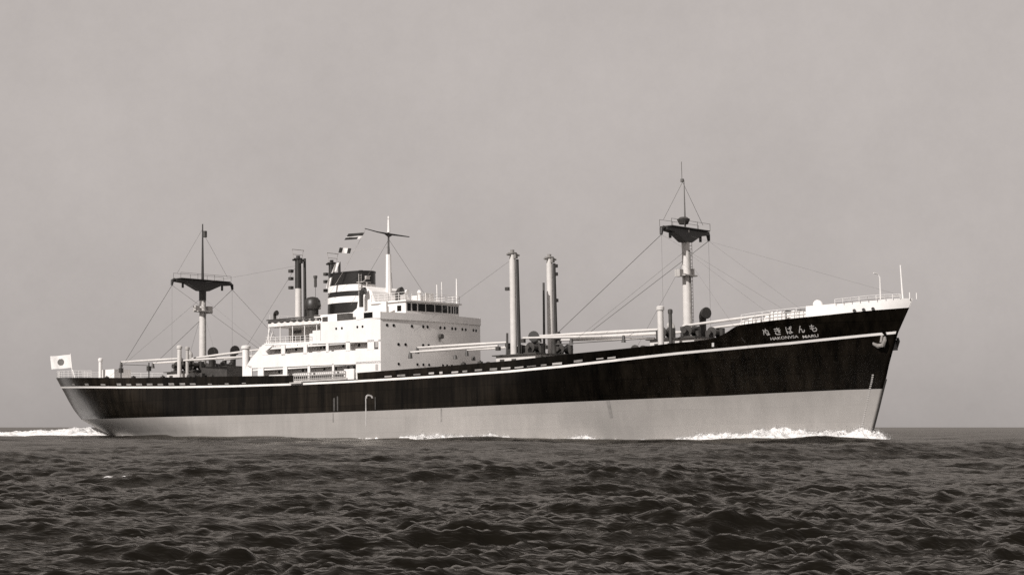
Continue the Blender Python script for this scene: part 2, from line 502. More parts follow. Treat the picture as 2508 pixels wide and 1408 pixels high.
for sg in (-1, 1):
    ya, yb = sorted((sg * YH, sg * (YH - 0.14)))
    b = MB()
    # solid side bands
    b.prism([(53.9, 5.75), (54.6, 5.35), (78.15, 5.0), (78.15, 6.72), (57.0, 6.95), (56.1, 7.6), (54.7, 6.6)], ya, yb)
    b.prism([(57.2, 8.45), (57.5, 8.15), (78.15, 7.62), (78.15, 7.95), (57.2, 8.45)][:4], ya, yb)
    b.prism([(67.7, 8.0), (78.15, 7.79), (78.15, 10.35), (67.7, 10.62)], ya + 0.003, yb - 0.003)
    # lower gallery pillars and ends
    b.prism([(52.6, 3.2), (54.9, 3.2), (54.9, 5.55), (53.9, 5.75)], ya, yb)
    for a0, a1 in ((56.0, 57.1), (60.75, 61.55), (65.3, 65.75), (69.7, 70.05), (73.9, 78.15)):
        b.prism([(a0, 3.2), (a1, 3.2), (a1, 5.3), (a0, 5.3)], ya, yb)
    # upper gallery pillars and ends
    b.prism([(56.1, 7.6), (57.0, 6.9), (58.0, 6.9), (57.5, 7.4), (59.1, 8.2), (57.0, 8.3)], ya, yb)
    for a0, a1 in ((60.45, 61.15), (64.55, 65.2), (68.65, 69.1), (72.15, 72.9), (75.9, 77.05), (77.75, 78.15)):
        b.prism([(a0, 6.7), (a1, 6.7), (a1, 7.9), (a0, 7.9)], ya, yb)
    b.build('side_screen', M['white'], house)
# inner walls behind the galleries
# decks between
b = MB()
for z, a0 in ((5.32, 54.2), (7.98, 57.4)):
    n = 14
    poly = [(a0, -YH + 0.15), (77.9, -YH + 0.15)] + [(front(-YH + 0.3 + (2 * YH - 0.6) * k / n) - 0.3, -YH + 0.3 + (2 * YH - 0.6) * k / n) for k in range(n + 1)] + [(77.9, YH - 0.15), (a0, YH - 0.15)]
    b.slab(poly, z - 0.35, z - 0.12)
b.build('gallery_deck', M['white'], house)
# rounded bridge front, one curved wall up to the wing bulwark
b = MB()
n = 40
ys = [-YH + 2 * YH * k / n for k in range(n + 1)]
for (dz0, dz1, off) in ((3.0, 11.25, 0.0),):
    zz = [3.0, 5.3, 8.0, 10.3, 10.38, 11.25]
    of = [0, 0, 0, 0, 0.12, 0.14]
    vs = []
    for y in ys:
        for z, o_ in zip(zz, of):
            vs.append((front(y) + o_, y * (1 + o_ * 0.01), z))
    m_ = len(zz)
    fs = [(i * m_ + j, (i + 1) * m_ + j, (i + 1) * m_ + j + 1, i * m_ + j + 1) for i in range(n) for j in range(m_ - 1)]
    b.add(vs, fs)
    vs2 = [(v[0] - 0.14, v[1], v[2]) for v in vs]
    b.add(vs2, fs)
    top = []
    for i in range(n):
        k0, k1 = i * m_ + m_ - 1, (i + 1) * m_ + m_ - 1
        b.add([vs[k0], vs[k1], vs2[k1], vs2[k0]], [(0, 1, 2, 3)])
b.build('bridge_front', M['white'], house, True)
# bridge deck, wings
b = MB()
poly = [(67.7, -YH + .02), (78.1, -YH + .02)] + [(front(-YH + .3 + (2 * YH - .6) * k / 14) - 0.25, -YH + .3 + (2 * YH - .6) * k / 14) for k in range(15)] + [(78.1, YH - .02), (67.7, YH - .02)]
b.slab(poly, 10.40, 10.56)
b.slab([(58.0, -YH + .02), (67.7, -YH + .02), (67.7, YH - .02), (58.0, YH - .02)], 10.41, 10.56)
b.build('boat_deck', M['white'], house)
# wing side bulwarks with the opening below them
for sg in (-1, 1):
    ya, yb = sorted((sg * (YH + 0.02), sg * (YH - 0.12)))
    b = MB()
    b.prism([(74.0, 10.45), (75.5, 10.6), (78.2, 10.5), (78.2, 11.3), (76.9, 11.38), (76.9, 11.35), (75.4, 11.45), (74.6, 11.4)], ya, yb)
    b.build('wing_bulwark', M['white'], house)
    b = MB()
    b.box(75.35, 76.85, sorted((sg * (YH + 0.03), sg * (YH + 0.035)))[0], sorted((sg * (YH + 0.03), sg * (YH + 0.035)))[1], 10.62, 11.3)
    b.build('wing_window', M['glass'], house)
b = MB()
b.prism([(67.7, 10.6), (73.4, 10.5), (74.4, 11.6), (75.3, 12.4), (76.6, 12.75), (76.6, 10.5), (76.5, 10.4), (67.7, 10.4)], -6.6, -6.3)
b.build('wing_screen', M['white'], house)
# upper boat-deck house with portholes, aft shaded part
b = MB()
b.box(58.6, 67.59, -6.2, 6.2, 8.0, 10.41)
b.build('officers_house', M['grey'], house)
b = MB()
b.box(67.6, 77.8, -8.9, 8.9, 8.05, 10.4)
b.build('upper_house', M['white'], house)
# wheelhouse
wh = MB()
def wh_front(y): return 78.35 + 0.35 * (1 - (y / 4.9) ** 2)
n = 16
WY = 4.95
poly = [(72.4, -WY)] + [(wh_front(-WY + 2 * WY * k / n), -WY + 2 * WY * k / n) for k in range(n + 1)] + [(72.4, WY)]
wh.slab(poly, 10.56, 12.75)
wheel = wh.build('wheelhouse', M['white'], ship)
rf = MB()
poly2 = [(72.0, -WY - 0.25)] + [(wh_front(-WY + 2 * WY * k / n) + 0.3, (-WY + 2 * WY * k / n) * 1.05) for k in range(n + 1)] + [(72.0, WY + 0.25)]
rf.slab(poly2, 12.75, 12.93)
rf.build('wheelhouse_roof', M['white'], wheel)
# wheelhouse windows round the curved front
gaps = [(-4.75, -4.15), (-3.95, -3.15), (-2.95, -1.75), (-1.6, -0.1), (0.05, 1.3), (1.45, 2.4), (2.6, 3.1), (3.3, 3.65), (3.85, 4.15), (4.3, 4.75)]
for y0, y1 in gaps:
    b = MB()
    vs = []
    for y in (y0, (y0 + y1) / 2, y1):
        vs += [(wh_front(y) + 0.025, y, 11.62), (wh_front(y) + 0.025, y, 12.55)]
    b.add(vs, [(0, 2, 3, 1), (2, 4, 5, 3)])
    b.build('wheelhouse_window', M['glass'], wheel)
for a0, a1 in ((76.9, 77.6), (75.0, 75.4)):
    b = MB(); b.box(a0, a1, -WY - 0.03, -WY - 0.02, 11.6, 12.3); b.build('side_window', M['glass'], wheel)

def disc(b, c, nrm, r, n=10, th=0.05):
    c = Vector(c); nrm = Vector(nrm).normalized()
    b.tube(c - nrm * 0.02, c + nrm * th, r, n=n)
def porthole(y=None, a=None, z=0.0, r=0.19, ysurf=None):
    b = MB()
    if a is None:
        x = front(y); sl = -2 * 0.95 * y / YH ** 2
        nm = Vector((1, -sl, 0)).normalized()
        c = Vector((x, y, z))
    else:
        nm = Vector((0, -1, 0)); c = Vector((a, ysurf, z))
    disc(b, c, nm, r, 10, 0.035)
    o = b.build('porthole', M['glass'], house)
    return o
def yfront(u):   # the pairs of portholes across the front
    return u
for y in (-8.3, -7.3, -4.45, -2.55, -1.8, 0.55, 1.35, 2.85, 3.55, 5.0, 5.75, 7.55, 8.2):
    porthole(y=y, z=9.66)
for y in (-6.6, -5.5, -2.6, -1.65, 0.85):
    porthole(y=y, z=7.36)
for y in (-6.6, -3.6, -2.6, -1.6, 0.95, 1.75, 2.7):
    porthole(y=y, z=4.95, r=0.17)
for a in (70.5, 71.5, 74.2, 75.1):
    porthole(a=a, z=9.62, ysurf=-YH, r=0.16)
for a in (58.9, 60.2, 62.2, 63.7, 66.7, 67.3, 68.1, 70.7, 71.4, 73.5):
    porthole(a=a, z=7.45, ysurf=-8.25, r=0.2)
for a in (59.0, 59.8, 63.4, 64.2, 67.3, 68.8, 69.4, 71.6, 72.6):
    porthole(a=a, z=4.72, ysurf=-8.25, r=0.18)
# doors and dark recesses
for (a0, a1, z0, z1, y) in ((58.3, 59.0, 6.9, 7.75, -8.27), (74.9, 75.6, 6.9, 7.7, -8.27), (73.0, 73.7, 3.9, 4.95, -8.27), (55.6, 56.0, 3.6, 4.9, -8.27), (66.0, 66.6, 6.75, 7.7, -8.27)):
    b = MB(); b.box(a0, a1, y - 0.03, y, z0, z1); b.build('door', M['grey'], house)
for (z0, z1) in ((6.95, 7.7), (4.15, 4.9)):
    b = MB(); b.box(77.25, 77.7, -YH - 0.02, -YH - 0.003, z0, z1); b.build('side_door', M['grey'], house)
# searchlight on the front
b = MB(); disc(b, (front(0.3) + 0.2, 0.3, 8.55), (1, 0, 0), 0.32, 12, 0.35); b.tube((front(0.3), 0.3, 8.3), (front(0.3) + 0.25, 0.3, 8.3), 0.1, n=8)
b.tube((front(.3) + .12, .3, 7.9), (front(.3) + .12, .3, 8.4), .07, n=6)
b.build('ventilator_head', M['steel'], house, True)

def railing(pts, h, parent, name='railing', m=None, step=1.5, rails=3, r=0.025):
    b = MB()
    pts = [Vector(p) for p in pts]
    for p, q in zip(pts[:-1], pts[1:]):
        ln = (q - p).length
        k = max(1, int(ln / step))
        for i in range(k + 1):
            c = p.lerp(q, i / k)
            b.tube(c, c + Vector((0, 0, h)), r * 1.3, n=5)
        for j in range(1, rails + 1):
            zz = Vector((0, 0, h * j / rails))
            b.tube(p + zz, q + zz, r, n=5)
    return b.build(name, m or M['white'], parent)

# open boat deck aft on the starboard side, with its stanchions, dodger and stair
railing([(57.4, -9.1, 8.25), (67.6, -9.1, 8.05)], 0.95, house, step=0.9)
railing([(57.4, -9.1, 8.25), (57.4, 9.1, 8.25)], 0.95, house)
railing([(54.6, -9.1, 6.7), (54.6, 9.1, 6.7)], 0.95, house)
for a in (58.0, 60.2, 62.5, 64.7, 66.9):
    b = MB(); b.tube((a, -9.15, 8.1), (a, -9.15, 10.9), 0.07, n=6); b.build('stanchion', M['white'], house)
b = MB()
k = 40
vs = []
for i in range(k + 1):
    a = 58.1 + 9.5 * i / k
    sc_ = 0.22 * abs(math.sin(math.pi * i / 5.0)) ** 0.7
    vs += [(a, -9.32, 10.50 - 0.01 * i / 4), (a, -9.32 + 0.05 * math.sin(i * 1.3), 10.98 + sc_ - 0.1)]
b.add(vs, [(2 * i, 2 * i + 2, 2 * i + 3, 2 * i + 1) for i in range(k)])
b.add([(x, y + 0.03, z) for x, y, z in vs], [(2 * i, 2 * i + 2, 2 * i + 3, 2 * i + 1) for i in range(k)])
b.build('canvas_dodger', M['canvas'], house)
b = MB()
b.box(57.7, 67.6, -9.28, -9.15, 11.32, 11.46)
b.build('dark_teak_rail', M['steel'], house)
b = MB(); b.tube((58.1, -9.12, 11.1), (67.5, -9.12, 10.95), 0.26, n=8); b.build('gap_shade_roll', M['steel'], house, True)  # dark roll added behind the dodger, standing for shade in its gaps
b = MB(); b.tube((57.5, -9.1, 8.2), (58.3, -9.1, 10.7), 0.09, n=6); b.tube((57.0, -8.3, 8.2), (57.9, -8.3, 10.0), 0.08, n=6)
b.build('boat_davit', M['white'], house)
b = MB(); b.box(66.2, 67.6, -9.2, -8.6, 8.1, 9.6); b.box(65.2, 66.0, -8.8, -8.2, 8.1, 9.3)
b.build('deck_locker', M['white'], house)
b = MB(); b.box(59.2, 61.0, -6.26, -6.2, 9.7, 10.1); b.build('vent_louvre', M['steel'], house)
for i in range(5):
    a = 59.3 + i * 1.6
    b = MB(); b.box(a, a + 0.5, -6.24, -6.21, 8.8, 9.4); b.build('cabin_window', M['steel'], house)

# casing under the funnel, with clutter
b = MB(); b.box(59.3, 70.5, -3.6, 3.6, 10.57, 12.1); b.build('funnel_casing', M['white'], house)
for (a0, a1) in ((60.4, 61.2), (62.2, 63.2), (66.2, 67.4)):
    b = MB(); b.box(a0, a1, -3.64, -3.61, 11.2, 11.8); b.build('casing_louvre', M['steel'], house)
b = MB(); b.box(66.3, 68.4, -5.0, -4.2, 11.0, 11.9); b.build('skylight', M['steel'], house)
railing([(58.2, -9.1, 11.05), (58.2, 9.1, 11.05)], 1.0, house)
# house between funnel and bridge with sloping top
b = MB()
b.prism([(67.2, 10.6), (73.0, 10.55), (73.0, 13.2), (71.5, 13.2), (70.9, 14.6), (69.6, 15.35), (68.6, 14.2), (68.2, 12.6), (67.2, 12.0)], -3.3, 3.3)
b.build('radio_house', M['white'], house)
railing([(72.5, -5.0, 12.95), (78.4, -5.0, 12.95), (78.9, 0, 12.95), (78.4, 5.0, 12.95), (72.5, 5.0, 12.95), (72.5, -5, 12.95)], 0.95, wheel, step=1.0)
# things on the monkey island
def top_item(name, fn, m, smooth=True):
    b = MB(); fn(b); return b.build(name, m, wheel, smooth)
top_item('compass', lambda b: (b.tube((77.3, -1.3, 12.93), (77.3, -1.3, 14.0), 0.22, n=8), b.tube((77.3, -1.3, 14.0), (77.3, -1.3, 14.4), 0.34, 0.2, n=10)), M['white'])
top_item('signal_lamp', lambda b: (b.tube((76.6, -3.0, 12.93), (76.6, -3.0, 13.9), 0.07, n=6), b.tube((76.5, -3.0, 14.1), (76.9, -3.0, 14.1), 0.3, n=10)), M['white'])
top_item('direction_finder', lambda b: b.tube((78.0, 1.2, 12.93), (78.0, 1.2, 15.2), 0.07, n=6), M['white'])
top_item('aerial_post', lambda b: b.tube((78.0, 2.1, 12.93), (78.0, 2.1, 15.6), 0.06, n=6), M['white'])
top_item('corner_post', lambda b: b.tube((78.3, 4.6, 12.93), (78.3, 4.6, 16.15), 0.11, 0.07, n=8), M['white'])
top_item('chart_box', lambda b: b.box(75.6, 76.6, -1.0, 0.6, 12.93, 13.8), M['white'], False)
top_item('canvas_screen', lambda b: b.box(77.6, 77.7, -0.6, 0.9, 12.93, 14.1), M['canvas'], False)

def cowl(a, y, z0, z1, r, m, parent, name='cowl_ventilator', ang=0.0):
    """a pipe that turns over into a bell mouth facing along ang"""
    b = MB()
    d = Vector((math.cos(ang), math.sin(ang), 0))
    base = Vector((a, y, z0))
    hgt = z1 - z0
    R0 = r * 1.55
    pts = [base, base + Vector((0, 0, hgt - 2.2 * r))]
    rad = [r * 0.62, r * 0.62]
    for k in range(1, 7):
        t = k / 6 * math.pi / 2 * 0.95
        pts.append(base + Vector((0, 0, hgt - 2.2 * r)) + d * (r * 1.1 * (1 - math.cos(t))) + Vector((0, 0, r * 1.2 * math.sin(t))))
        rad.append(r * (0.62 + 0.42 * k / 6))
    pts.append(pts[-1] + d * r * 0.25); rad.append(r * 1.08)
    b.path(pts, rad, 14)
    o = b.build(name, m, parent, True)
    c = MB(); disc(c, pts[-1], d + Vector((0, 0, 0.05)), r * 0.93, 14, 0.04)
    c.build('mouth', M['dark'], o)
    return o
cowl(69.9, -4.2, 12.6, 15.1, 0.45, M['dark'], ship, ang=R(20))
cowl(76.0, -3.9, 12.93, 14.7, 0.50, M['steel'], ship, ang=R(10))
cowl(58.9, -8.9, 11.4, 12.6, 0.32, M['dark'], ship, ang=R(0))
# big mushroom ventilator aft of the funnel
b = MB()
b.tube((59.95, -3.2, 11.05), (59.95, -3.2, 13.3), 0.78, n=20)
b.path([(59.95, -3.2, 13.0), (59.95, -3.2, 13.4), (59.95, -3.2, 14.1), (59.95, -3.2, 14.5), (59.95, -3.2, 14.62)], [1.05, 1.12, 1.02, 0.7, 0.2], 20)
b.build('mushroom_ventilator', M['dark'], house, True)
b = MB(); b.tube((60.3, -3.0, 14.5), (60.3, -3.0, 17.3), 0.03, n=6); b.tube((60.3, -3.0, 15.9), (60.3, -3.0, 17.3), 0.19, n=8); b.tube((60.3, -3.0, 17.1), (60.3, -3.0, 17.4), 0.26, n=8)
b.build('galley_stack', M['steel'], house, True)

# ------------------------------------------------------------------ funnel
fc = 63.95
def fring(z, grow=0.0):
    k = (z - 12) / 5.6
    A = 3.75 + grow - 0.10 * k; B = 2.35 + grow - 0.1 * k
    cx = fc + 0.10 * k
    return [(cx + A * math.copysign(abs(math.cos(t)) ** 0.9, math.cos(t)), B * math.sin(t), z + (0.06 * (math.cos(t)) if z > 17 else 0)) for t in [2 * math.pi * i / 56 for i in range(56)]]
def fband(b, zs, grow, mi=0, caps=False):
    n = 56
    vs = []
    for z in zs: vs += fring(z, grow)
    fs = [(j * n + i, j * n + (i + 1) % n, (j + 1) * n + (i + 1) % n, (j + 1) * n + i) for j in range(len(zs) - 1) for i in range(n)]
    b.add(vs, fs, mi)
b = MB()
fband(b, [12.05, 13, 14, 15, 16, 17.0, 17.55], 0.0)
fband(b, [17.45, 17.62], 0.06)
vs = fring(17.3, -0.15); b.add(vs, [tuple(range(56))])
v1 = fring(17.62, 0.06); v2 = fring(17.62, -0.15)
b.add(v1 + v2, [(i, (i + 1) % 56, (i + 1) % 56 + 56, i + 56) for i in range(56)])
fun = b.build('funnel', M['funnel'], ship, True)
for z0, z1 in ((15.08, 15.93), (13.62, 14.42)):
    b = MB(); fband(b, [z0, z1], 0.03)
    b.build('white_band', M['white'], fun, True)
b = MB()
b.tube((65.3, 0.4, 17.4), (65.3, 0.4, 17.95), 0.3, n=10); b.tube((62.5, 0.2, 17.3), (62.5, 0.2, 17.8), 0.22, n=10)
b.build('exhaust_pipe', M['dark'], fun, True)
b = MB()
for dy in (-1.9, -1.45):
    b.tube((67.2, dy, 12.1), (67.2, dy, 17.2), 0.05, n=6)
for k in range(15):
    b.tube((67.2, -1.9, 12.4 + k * 0.33), (67.2, -1.45, 12.4 + k * 0.33), 0.035, n=5)
b.build('ladder', M['grey'], fun)
b = MB()
b.box(66.6, 67.75, -1.7, -0.2, 16.1, 16.2); b.tube((67.7, -1.6, 16.2), (67.7, -0.3, 17.0), 0.05, n=6); b.box(67.6, 67.9, -1.2, -0.6, 16.5, 16.95)
b.tube((67.75, -1.0, 14.6), (67.75, -1.0, 16.1), 0.12, n=8)
b.build('whistle_platform', M['grey'], fun)

# ------------------------------------------------------------------ bridge mast
b = MB()
b.tube((70.7, 0, 13.0), (70.72, 0, 19.55), 0.42, 0.33, 14)
b.tube((70.72, 0, 19.4), (70.8, 0, 24.0), 0.13, 0.10, 8, 1)
bm_ = b.build('bridge_mast', [M['white'], M['steel']], ship, True)
b = MB(); b.path([(70.75, -4.3, 22.55), (70.75, -2.0, 22.3), (70.75, 0, 22.2), (70.75, 3.9, 22.15)], [0.05, 0.08, 0.13, 0.06], 8)
b.add(*( [[(70.75, -0.9, 22.2), (70.75, 0.9, 22.2), (70.75, 0.0, 21.75), (70.85, -0.9, 22.2), (70.85, 0.9, 22.2), (70.85, 0.0, 21.75)], [(0, 1, 2), (3, 4, 5), (0, 1, 4, 3), (1, 2, 5, 4), (0, 2, 5, 3)]] ))
b.build('yard', M['dark'], bm_)
b = MB(); b.tube((70.8, 0, 22.4), (70.8, 0, 24.1), 0.2, 0.14, 10); b.tube((70.8, 0, 24.15), (70.8, 0, 24.5), 0.12, n=8)
b.build('masthead_lamp', M['white'], bm_, True)

wires = []
def wire(p, q, r=0.035, m='wire', sag=0.0, parent=ship, name='stay'):
    p, q = Vector(p), Vector(q)
    if sag:
        pts = [p.lerp(q, k / 10) - Vector((0, 0, sag * 4 * (k / 10) * (1 - k / 10))) for k in range(11)]
    else:
        pts = [p, q]
    return MB().path(pts, r, 5).build(name, M[m], parent)
for sg in (-1, 1):
    wire((70.8, 0, 21.5), (67.8, sg * 4.0, 13.0), 0.022, parent=bm_)
    wire((70.8, 0, 21.5), (74.5, sg * 4.0, 13.0), 0.022, parent=bm_)

# ------------------------------------------------------------------ fore and aft masts
def crosstree_mast(a, zb, zt, ztop, w, z_paint, dark_table, dark_upper):
    b = MB()
    rb, rt = 0.52, 0.42
    b.tube((a, 0, zb), (a, 0, z_paint), rb, rb + (rt - rb) * (z_paint - zb) / (zt - zb), 18)
    b.tube((a, 0, z_paint), (a, 0, zt), rb + (rt - rb) * (z_paint - zb) / (zt - zb) + (0.06 if dark_upper else 0), rt + .1, 18, 1 if dark_upper else 0)
    b.tube((a, 0, zt), (a, 0, ztop), 0.20 if dark_upper else 0.11, 0.08 if dark_upper else 0.035, 8, 1)
    o = b.build('mast', [M['buff'], M['dark'] if dark_upper else M['wire']], ship, True)
    pb = MB(); pb.tube((a + 0.46, 0.04, zb), (a + 0.40, 0.04, z_paint), 0.20, 0.17, 10)  # dark tube added beside the mast to deepen its shaded side
    pb.build('mast_shade_tube', M['port'], o, True)
    # the table: a platform across the ship on a tapered gusset
    b = MB()
    g = [(-w, zt + 0.05), (-w, zt - 0.35), (-w * 0.62, zt - 0.5), (-w * 0.16, zt - 1.42), (w * 0.16, zt - 1.42), (w * 0.62, zt - 0.5), (w, zt - 0.35), (w, zt + 0.05)]
    n = len(g)
    vs = [(a - 0.5, y, z) for y, z in g] + [(a + 0.5, y, z) for y, z in g]
    b.add(vs, [tuple(range(n)), tuple(range(2 * n - 1, n - 1, -1))] + [(i, (i + 1) % n, (i + 1) % n + n, i + n) for i in range(n)])
    b.box(a - 0.85, a + 0.85, -w * 0.9, w * 0.9, zt + 0.05, zt + 0.15)
    b.build('crosstree', M['dark'], o)
    for sg in (-1, 1):
        b = MB()
        b.path([(a, sg * w, zt - 0.1), (a, sg * (w + 0.45), zt - 0.25), (a, sg * (w + 0.55), zt - 0.9)], [0.26, 0.24, 0.16], 8)
        b.build('span_block', M['dark'], o, True)
        b = MB(); b.tube((a, sg * w * 0.72, zt - 0.5), (a, sg * w * 0.72, zt - 1.15), 0.16, n=8); b.build('lead_block', M['dark'], o, True)
    railing([(a - 0.8, -w * 0.92, zt + 0.15), (a - 0.8, w * 0.92, zt + 0.15)], 0.75, o, 'table_railing', M['wire'], 2.4, 1, 0.022)
    railing([(a + 0.8, -w * 0.92, zt + 0.15), (a + 0.8, w * 0.92, zt + 0.15)], 0.75, o, 'table_railing', M['wire'], 2.4, 1, 0.022)
    return o
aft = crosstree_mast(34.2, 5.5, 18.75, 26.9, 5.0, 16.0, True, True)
b = MB(); b.tube((34.4, 0.25, 25.0), (34.4, 0.25, 25.9), 0.3, n=8); b.build('masthead_lamp', M['steel'], aft, True)
b = MB(); b.box(33.6, 34.9, -1.3, 1.3, 14.35, 14.5); b.box(33.9, 34.5, -1.5, -0.8, 14.5, 15.2); b.box(34.0, 34.6, 0.7, 1.5, 14.2, 15.2)
b.build('lamp_platform', M['grey'], aft)
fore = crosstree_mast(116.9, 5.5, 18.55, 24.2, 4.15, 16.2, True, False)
b = MB(); b.tube((116.7, 0, 19.2), (116.7, 0, 19.75), 0.5, 0.75, 12); b.tube((116.7, 0, 19.75), (116.7, 0, 20.0), 0.75, 0.4, 12)
b.build('masthead_lamp', M['steel'], fore, True)
b = MB(); b.tube((116.65, 0, 24.0), (116.65, 0, 24.35), 0.2, n=8); b.tube((116.62, 0, 24.2), (116.6, 0, 26.3), 0.035, n=5)
b.build('aerial', M['wire'], fore, True)
b = MB(); b.box(116.2, 117.6, -1.2, 1.2, 13.3, 13.45); b.box(116.6, 117.2, 0.5, 1.2, 13.45, 14.2); b.box(116.5, 117.2, -1.7, -1.0, 13.2, 14.0)
b.build('lamp_platform', M['grey'], fore)
b = MB()
for k in range(30):
    b.tube((116.9, 0.72, 6 + k * 0.4), (117.25, 0.72, 6 + k * 0.4), 0.03, n=4)
b.tube((116.9, 0.72, 6), (116.9, 0.72, 17.5), 0.03, n=5); b.tube((117.25, 0.72, 6), (117.25, 0.72, 17.5), 0.03, n=5)
b.build('ladder', M['grey'], fore)

# standing and running rigging
def rig(a, zt, w, zd, parent, fwd, back, yd=6.0):
    for sg in (-1, 1):
        wire((a, sg * (w + 0.5), zt - 0.9), (back[0], sg * back[1], back[2]), 0.032, parent=parent, name='topping_lift')
        wire((a, sg * (w + 0.5), zt - 0.9), (fwd[0], sg * fwd[1], fwd[2]), 0.03 if a < 60 else 0.01, parent=parent, name='topping_lift')
        wire((a, sg * (w + 0.5), zt - 0.9), (a, sg * (w + 0.5), zd), 0.012, parent=parent, name='pendant')
        wire((a, 0.5 * sg, zt - 2.6), (a - 13, sg * (yd + 1), zd - 1), 0.015, parent=parent, name='shroud')
        wire((a, 0.5 * sg, zt - 2.6), (a + 12, sg * (yd + 1), zd - 1), 0.008, parent=parent, name='shroud')
rig(34.2, 18.75, 5.0, 6.0, aft, (49.5, 2.5, 8.0), (20.3, 2.8, 7.8))
rig(116.9, 18.55, 4.15, 6.0, fore, (131.0, 2.0, 8.4), (100.8, 2.8, 7.9))
for sg in (-1, 1):
    wire((116.7, 0, 24.0), (116.7, sg * 3.9, 19.4), 0.022, parent=fore, name='topmast_stay')
    wire((34.0, 0, 26.0), (34.2, sg * 4.6, 19.6), 0.018, parent=aft, name='topmast_stay')
wire((116.9, 0, 18.0), (143.0, 0, 9.5), 0.008, parent=fore, name='forestay')
wire((34.2, 0, 18.5), (57.3, -3.0, 19.0), 0.012, parent=aft, name='triatic_stay')

# ------------------------------------------------------------------ kingposts
def kingpost(a, y, zb, zt, r, m1, m2, zs, parent=ship):
    b = MB()
    b.tube((a, y, zb), (a, y, zs), r, r * 0.96, 16)
    b.tube((a, y, zs), (a, y, zt), r * 0.98, r * 0.92, 16, 1)
    o = b.build('kingpost', [m1, m2], parent, True)
    c = MB()
    c.tube((a, y, zt), (a, y, zt + 0.12), r * 1.35, n=14); c.tube((a, y, zt + 0.1), (a, y, zt + 0.45), r * 0.6, n=10)
    c.tube((a - 0.1, y - 0.9, zt - 0.15), (a + 0.3, y + 0.9, zt - 0.15), 0.12, n=8)
    c.box(a + r * .8, a + r * .8 + 0.35, y - 0.2, y + 0.2, zt - 0.6, zt - 0.05)
    c.build('kingpost_head', m2 if m2 is M['dark'] else M['port'], o, True)
    return o
kp1 = kingpost(94.7, -3.8, 4.0, 17.4, 0.40, M['buff'], M['buff'], 15)
kp2 = kingpost(94.7, 3.2, 4.0, 17.4, 0.40, M['buff'], M['buff'], 15)
for o, y in ((kp1, -3.8), (kp2, 3.2)):
    for z, s_ in (((13.2, -1),) if y < 0 else ((16.4, 1), (15.4, 1), (12.2, 1))):
        b = MB(); b.box(94.7 + s_ * 0.5 - 0.2, 94.7 + s_ * 0.5 + 0.25, y + s_ * 0.5 - 0.15, y + s_ * 0.5 + 0.2, z - 0.18, z + 0.22)
        b.build('block', M['steel'], o)
    # the long derrick stowed upright behind the forward side of the post
    b = MB(); b.tube((95.3, y + 0.30, 5.2), (95.2, y + 0.30, 16.7), 0.22, 0.17, 10); b.build('stowed_derrick', M['dark'], o, True)
    b = MB(); b.tube((94.0, y - 0.45, 4.6), (94.1, y - 0.45, 14.4 if y > 0 else 8.0), 0.16, 0.13, 8); b.build('riser_pipe', M['steel'], o, True)
kp3 = kingpost(57.25, -3.2, 10.9, 19.8, 0.44, M['buff'], M['dark'], 15.9)
kp4 = kingpost(57.0, 3.2, 10.9, 19.7, 0.44, M['buff'], M['dark'], 15.9)
for o, y in ((kp3, -3.2), (kp4, 3.2)):
    b = MB(); b.tube((57.75, y + 0.75, 11.0), (57.75, y + 0.7, 19.9), 0.22, 0.18, 10); b.build('stowed_derrick', M['dark'], o, True)
    for z in (18.2, 17.2, 16.0):
        b = MB(); b.box(56.45, 56.95, y - 1.05, y - 0.55, z - 0.2, z + 0.2); b.build('block', M['steel'], o)
    b = MB()
    b.path([(57.2, y - 1.1, 21.05), (57.2, y + 1.1, 21.05)], 0.05, 6); b.tube((57.2, y - 0.75, 19.9), (57.2, y - 1.0, 21.0), 0.03, n=5); b.tube((57.2, y + 0.75, 19.9), (57.2, y + 1.0, 21.0), 0.03, n=5)
    b.path([(57.2, y - 0.8, 20.4), (57.2, y + 0.8, 20.4)], 0.04, 6)
    b.build('head_frame', M['grey'], o)
# preventer and guy wires
wire((94.7, -3.4, 17.0), (79.8, -5.0, 9.0), 0.015, parent=kp1)
wire((57.25, -3.4, 19.0), (50.5, -6.5, 8.2), 0.02, parent=kp3)

# ------------------------------------------------------------------ derrick booms stowed fore and aft
def boom(p, q, r=0.17, m='buff'):
    p, q = Vector(p), Vector(q)
    b = MB()
    b.path([p, p.lerp(q, 0.35), p.lerp(q, 0.7), q], [r * 0.75, r, r * 0.9, r * 0.6], 10)
    o = b.build('derrick_boom', M[m], ship, True)
    c = MB(); c.path([q + Vector((0, 0, 0.05)), q - Vector((0, 0, 0.75))], [0.14, 0.26], 8); c.build('boom_block', M['steel'], o, True)
    c = MB(); c.box(p.x - 0.25, p.x + 0.25, p.y - 0.2, p.y + 0.2, p.z - 0.55, p.z - 0.1); c.build('gooseneck', M['steel'], o)
    return o
for sg in (-1, 1):
    boom((33.2, sg * 2.9, 7.75), (19.6, sg * 2.9, 7.85))
    boom((35.4, sg * 3.0, 7.65), (50.0, sg * 3.0, 8.25))
    boom((93.6, sg * 3.6, 6.95), (79.9, sg * 4.6, 6.95))
    boom((95.8, sg * 3.4, 7.35), (110.5, sg * 3.4, 6.85), 0.16)
    boom((115.6, sg * 3.0, 7.3), (98.0, sg * 3.0, 7.5), 0.19)
    boom((118.2, sg * 2.8, 7.55), (131.5, sg * 2.8, 8.25), 0.16)
boom((35.6, -4.6, 7.3), (50.6, -6.0, 7.15), 0.17)
boom((93.8, -5.6, 6.45), (80.4, -6.4, 6.3), 0.18)
wire((104, -7.5, 6.05), (117.5, -7.2, 6.1), 0.05, parent=ship, name='lifeline')

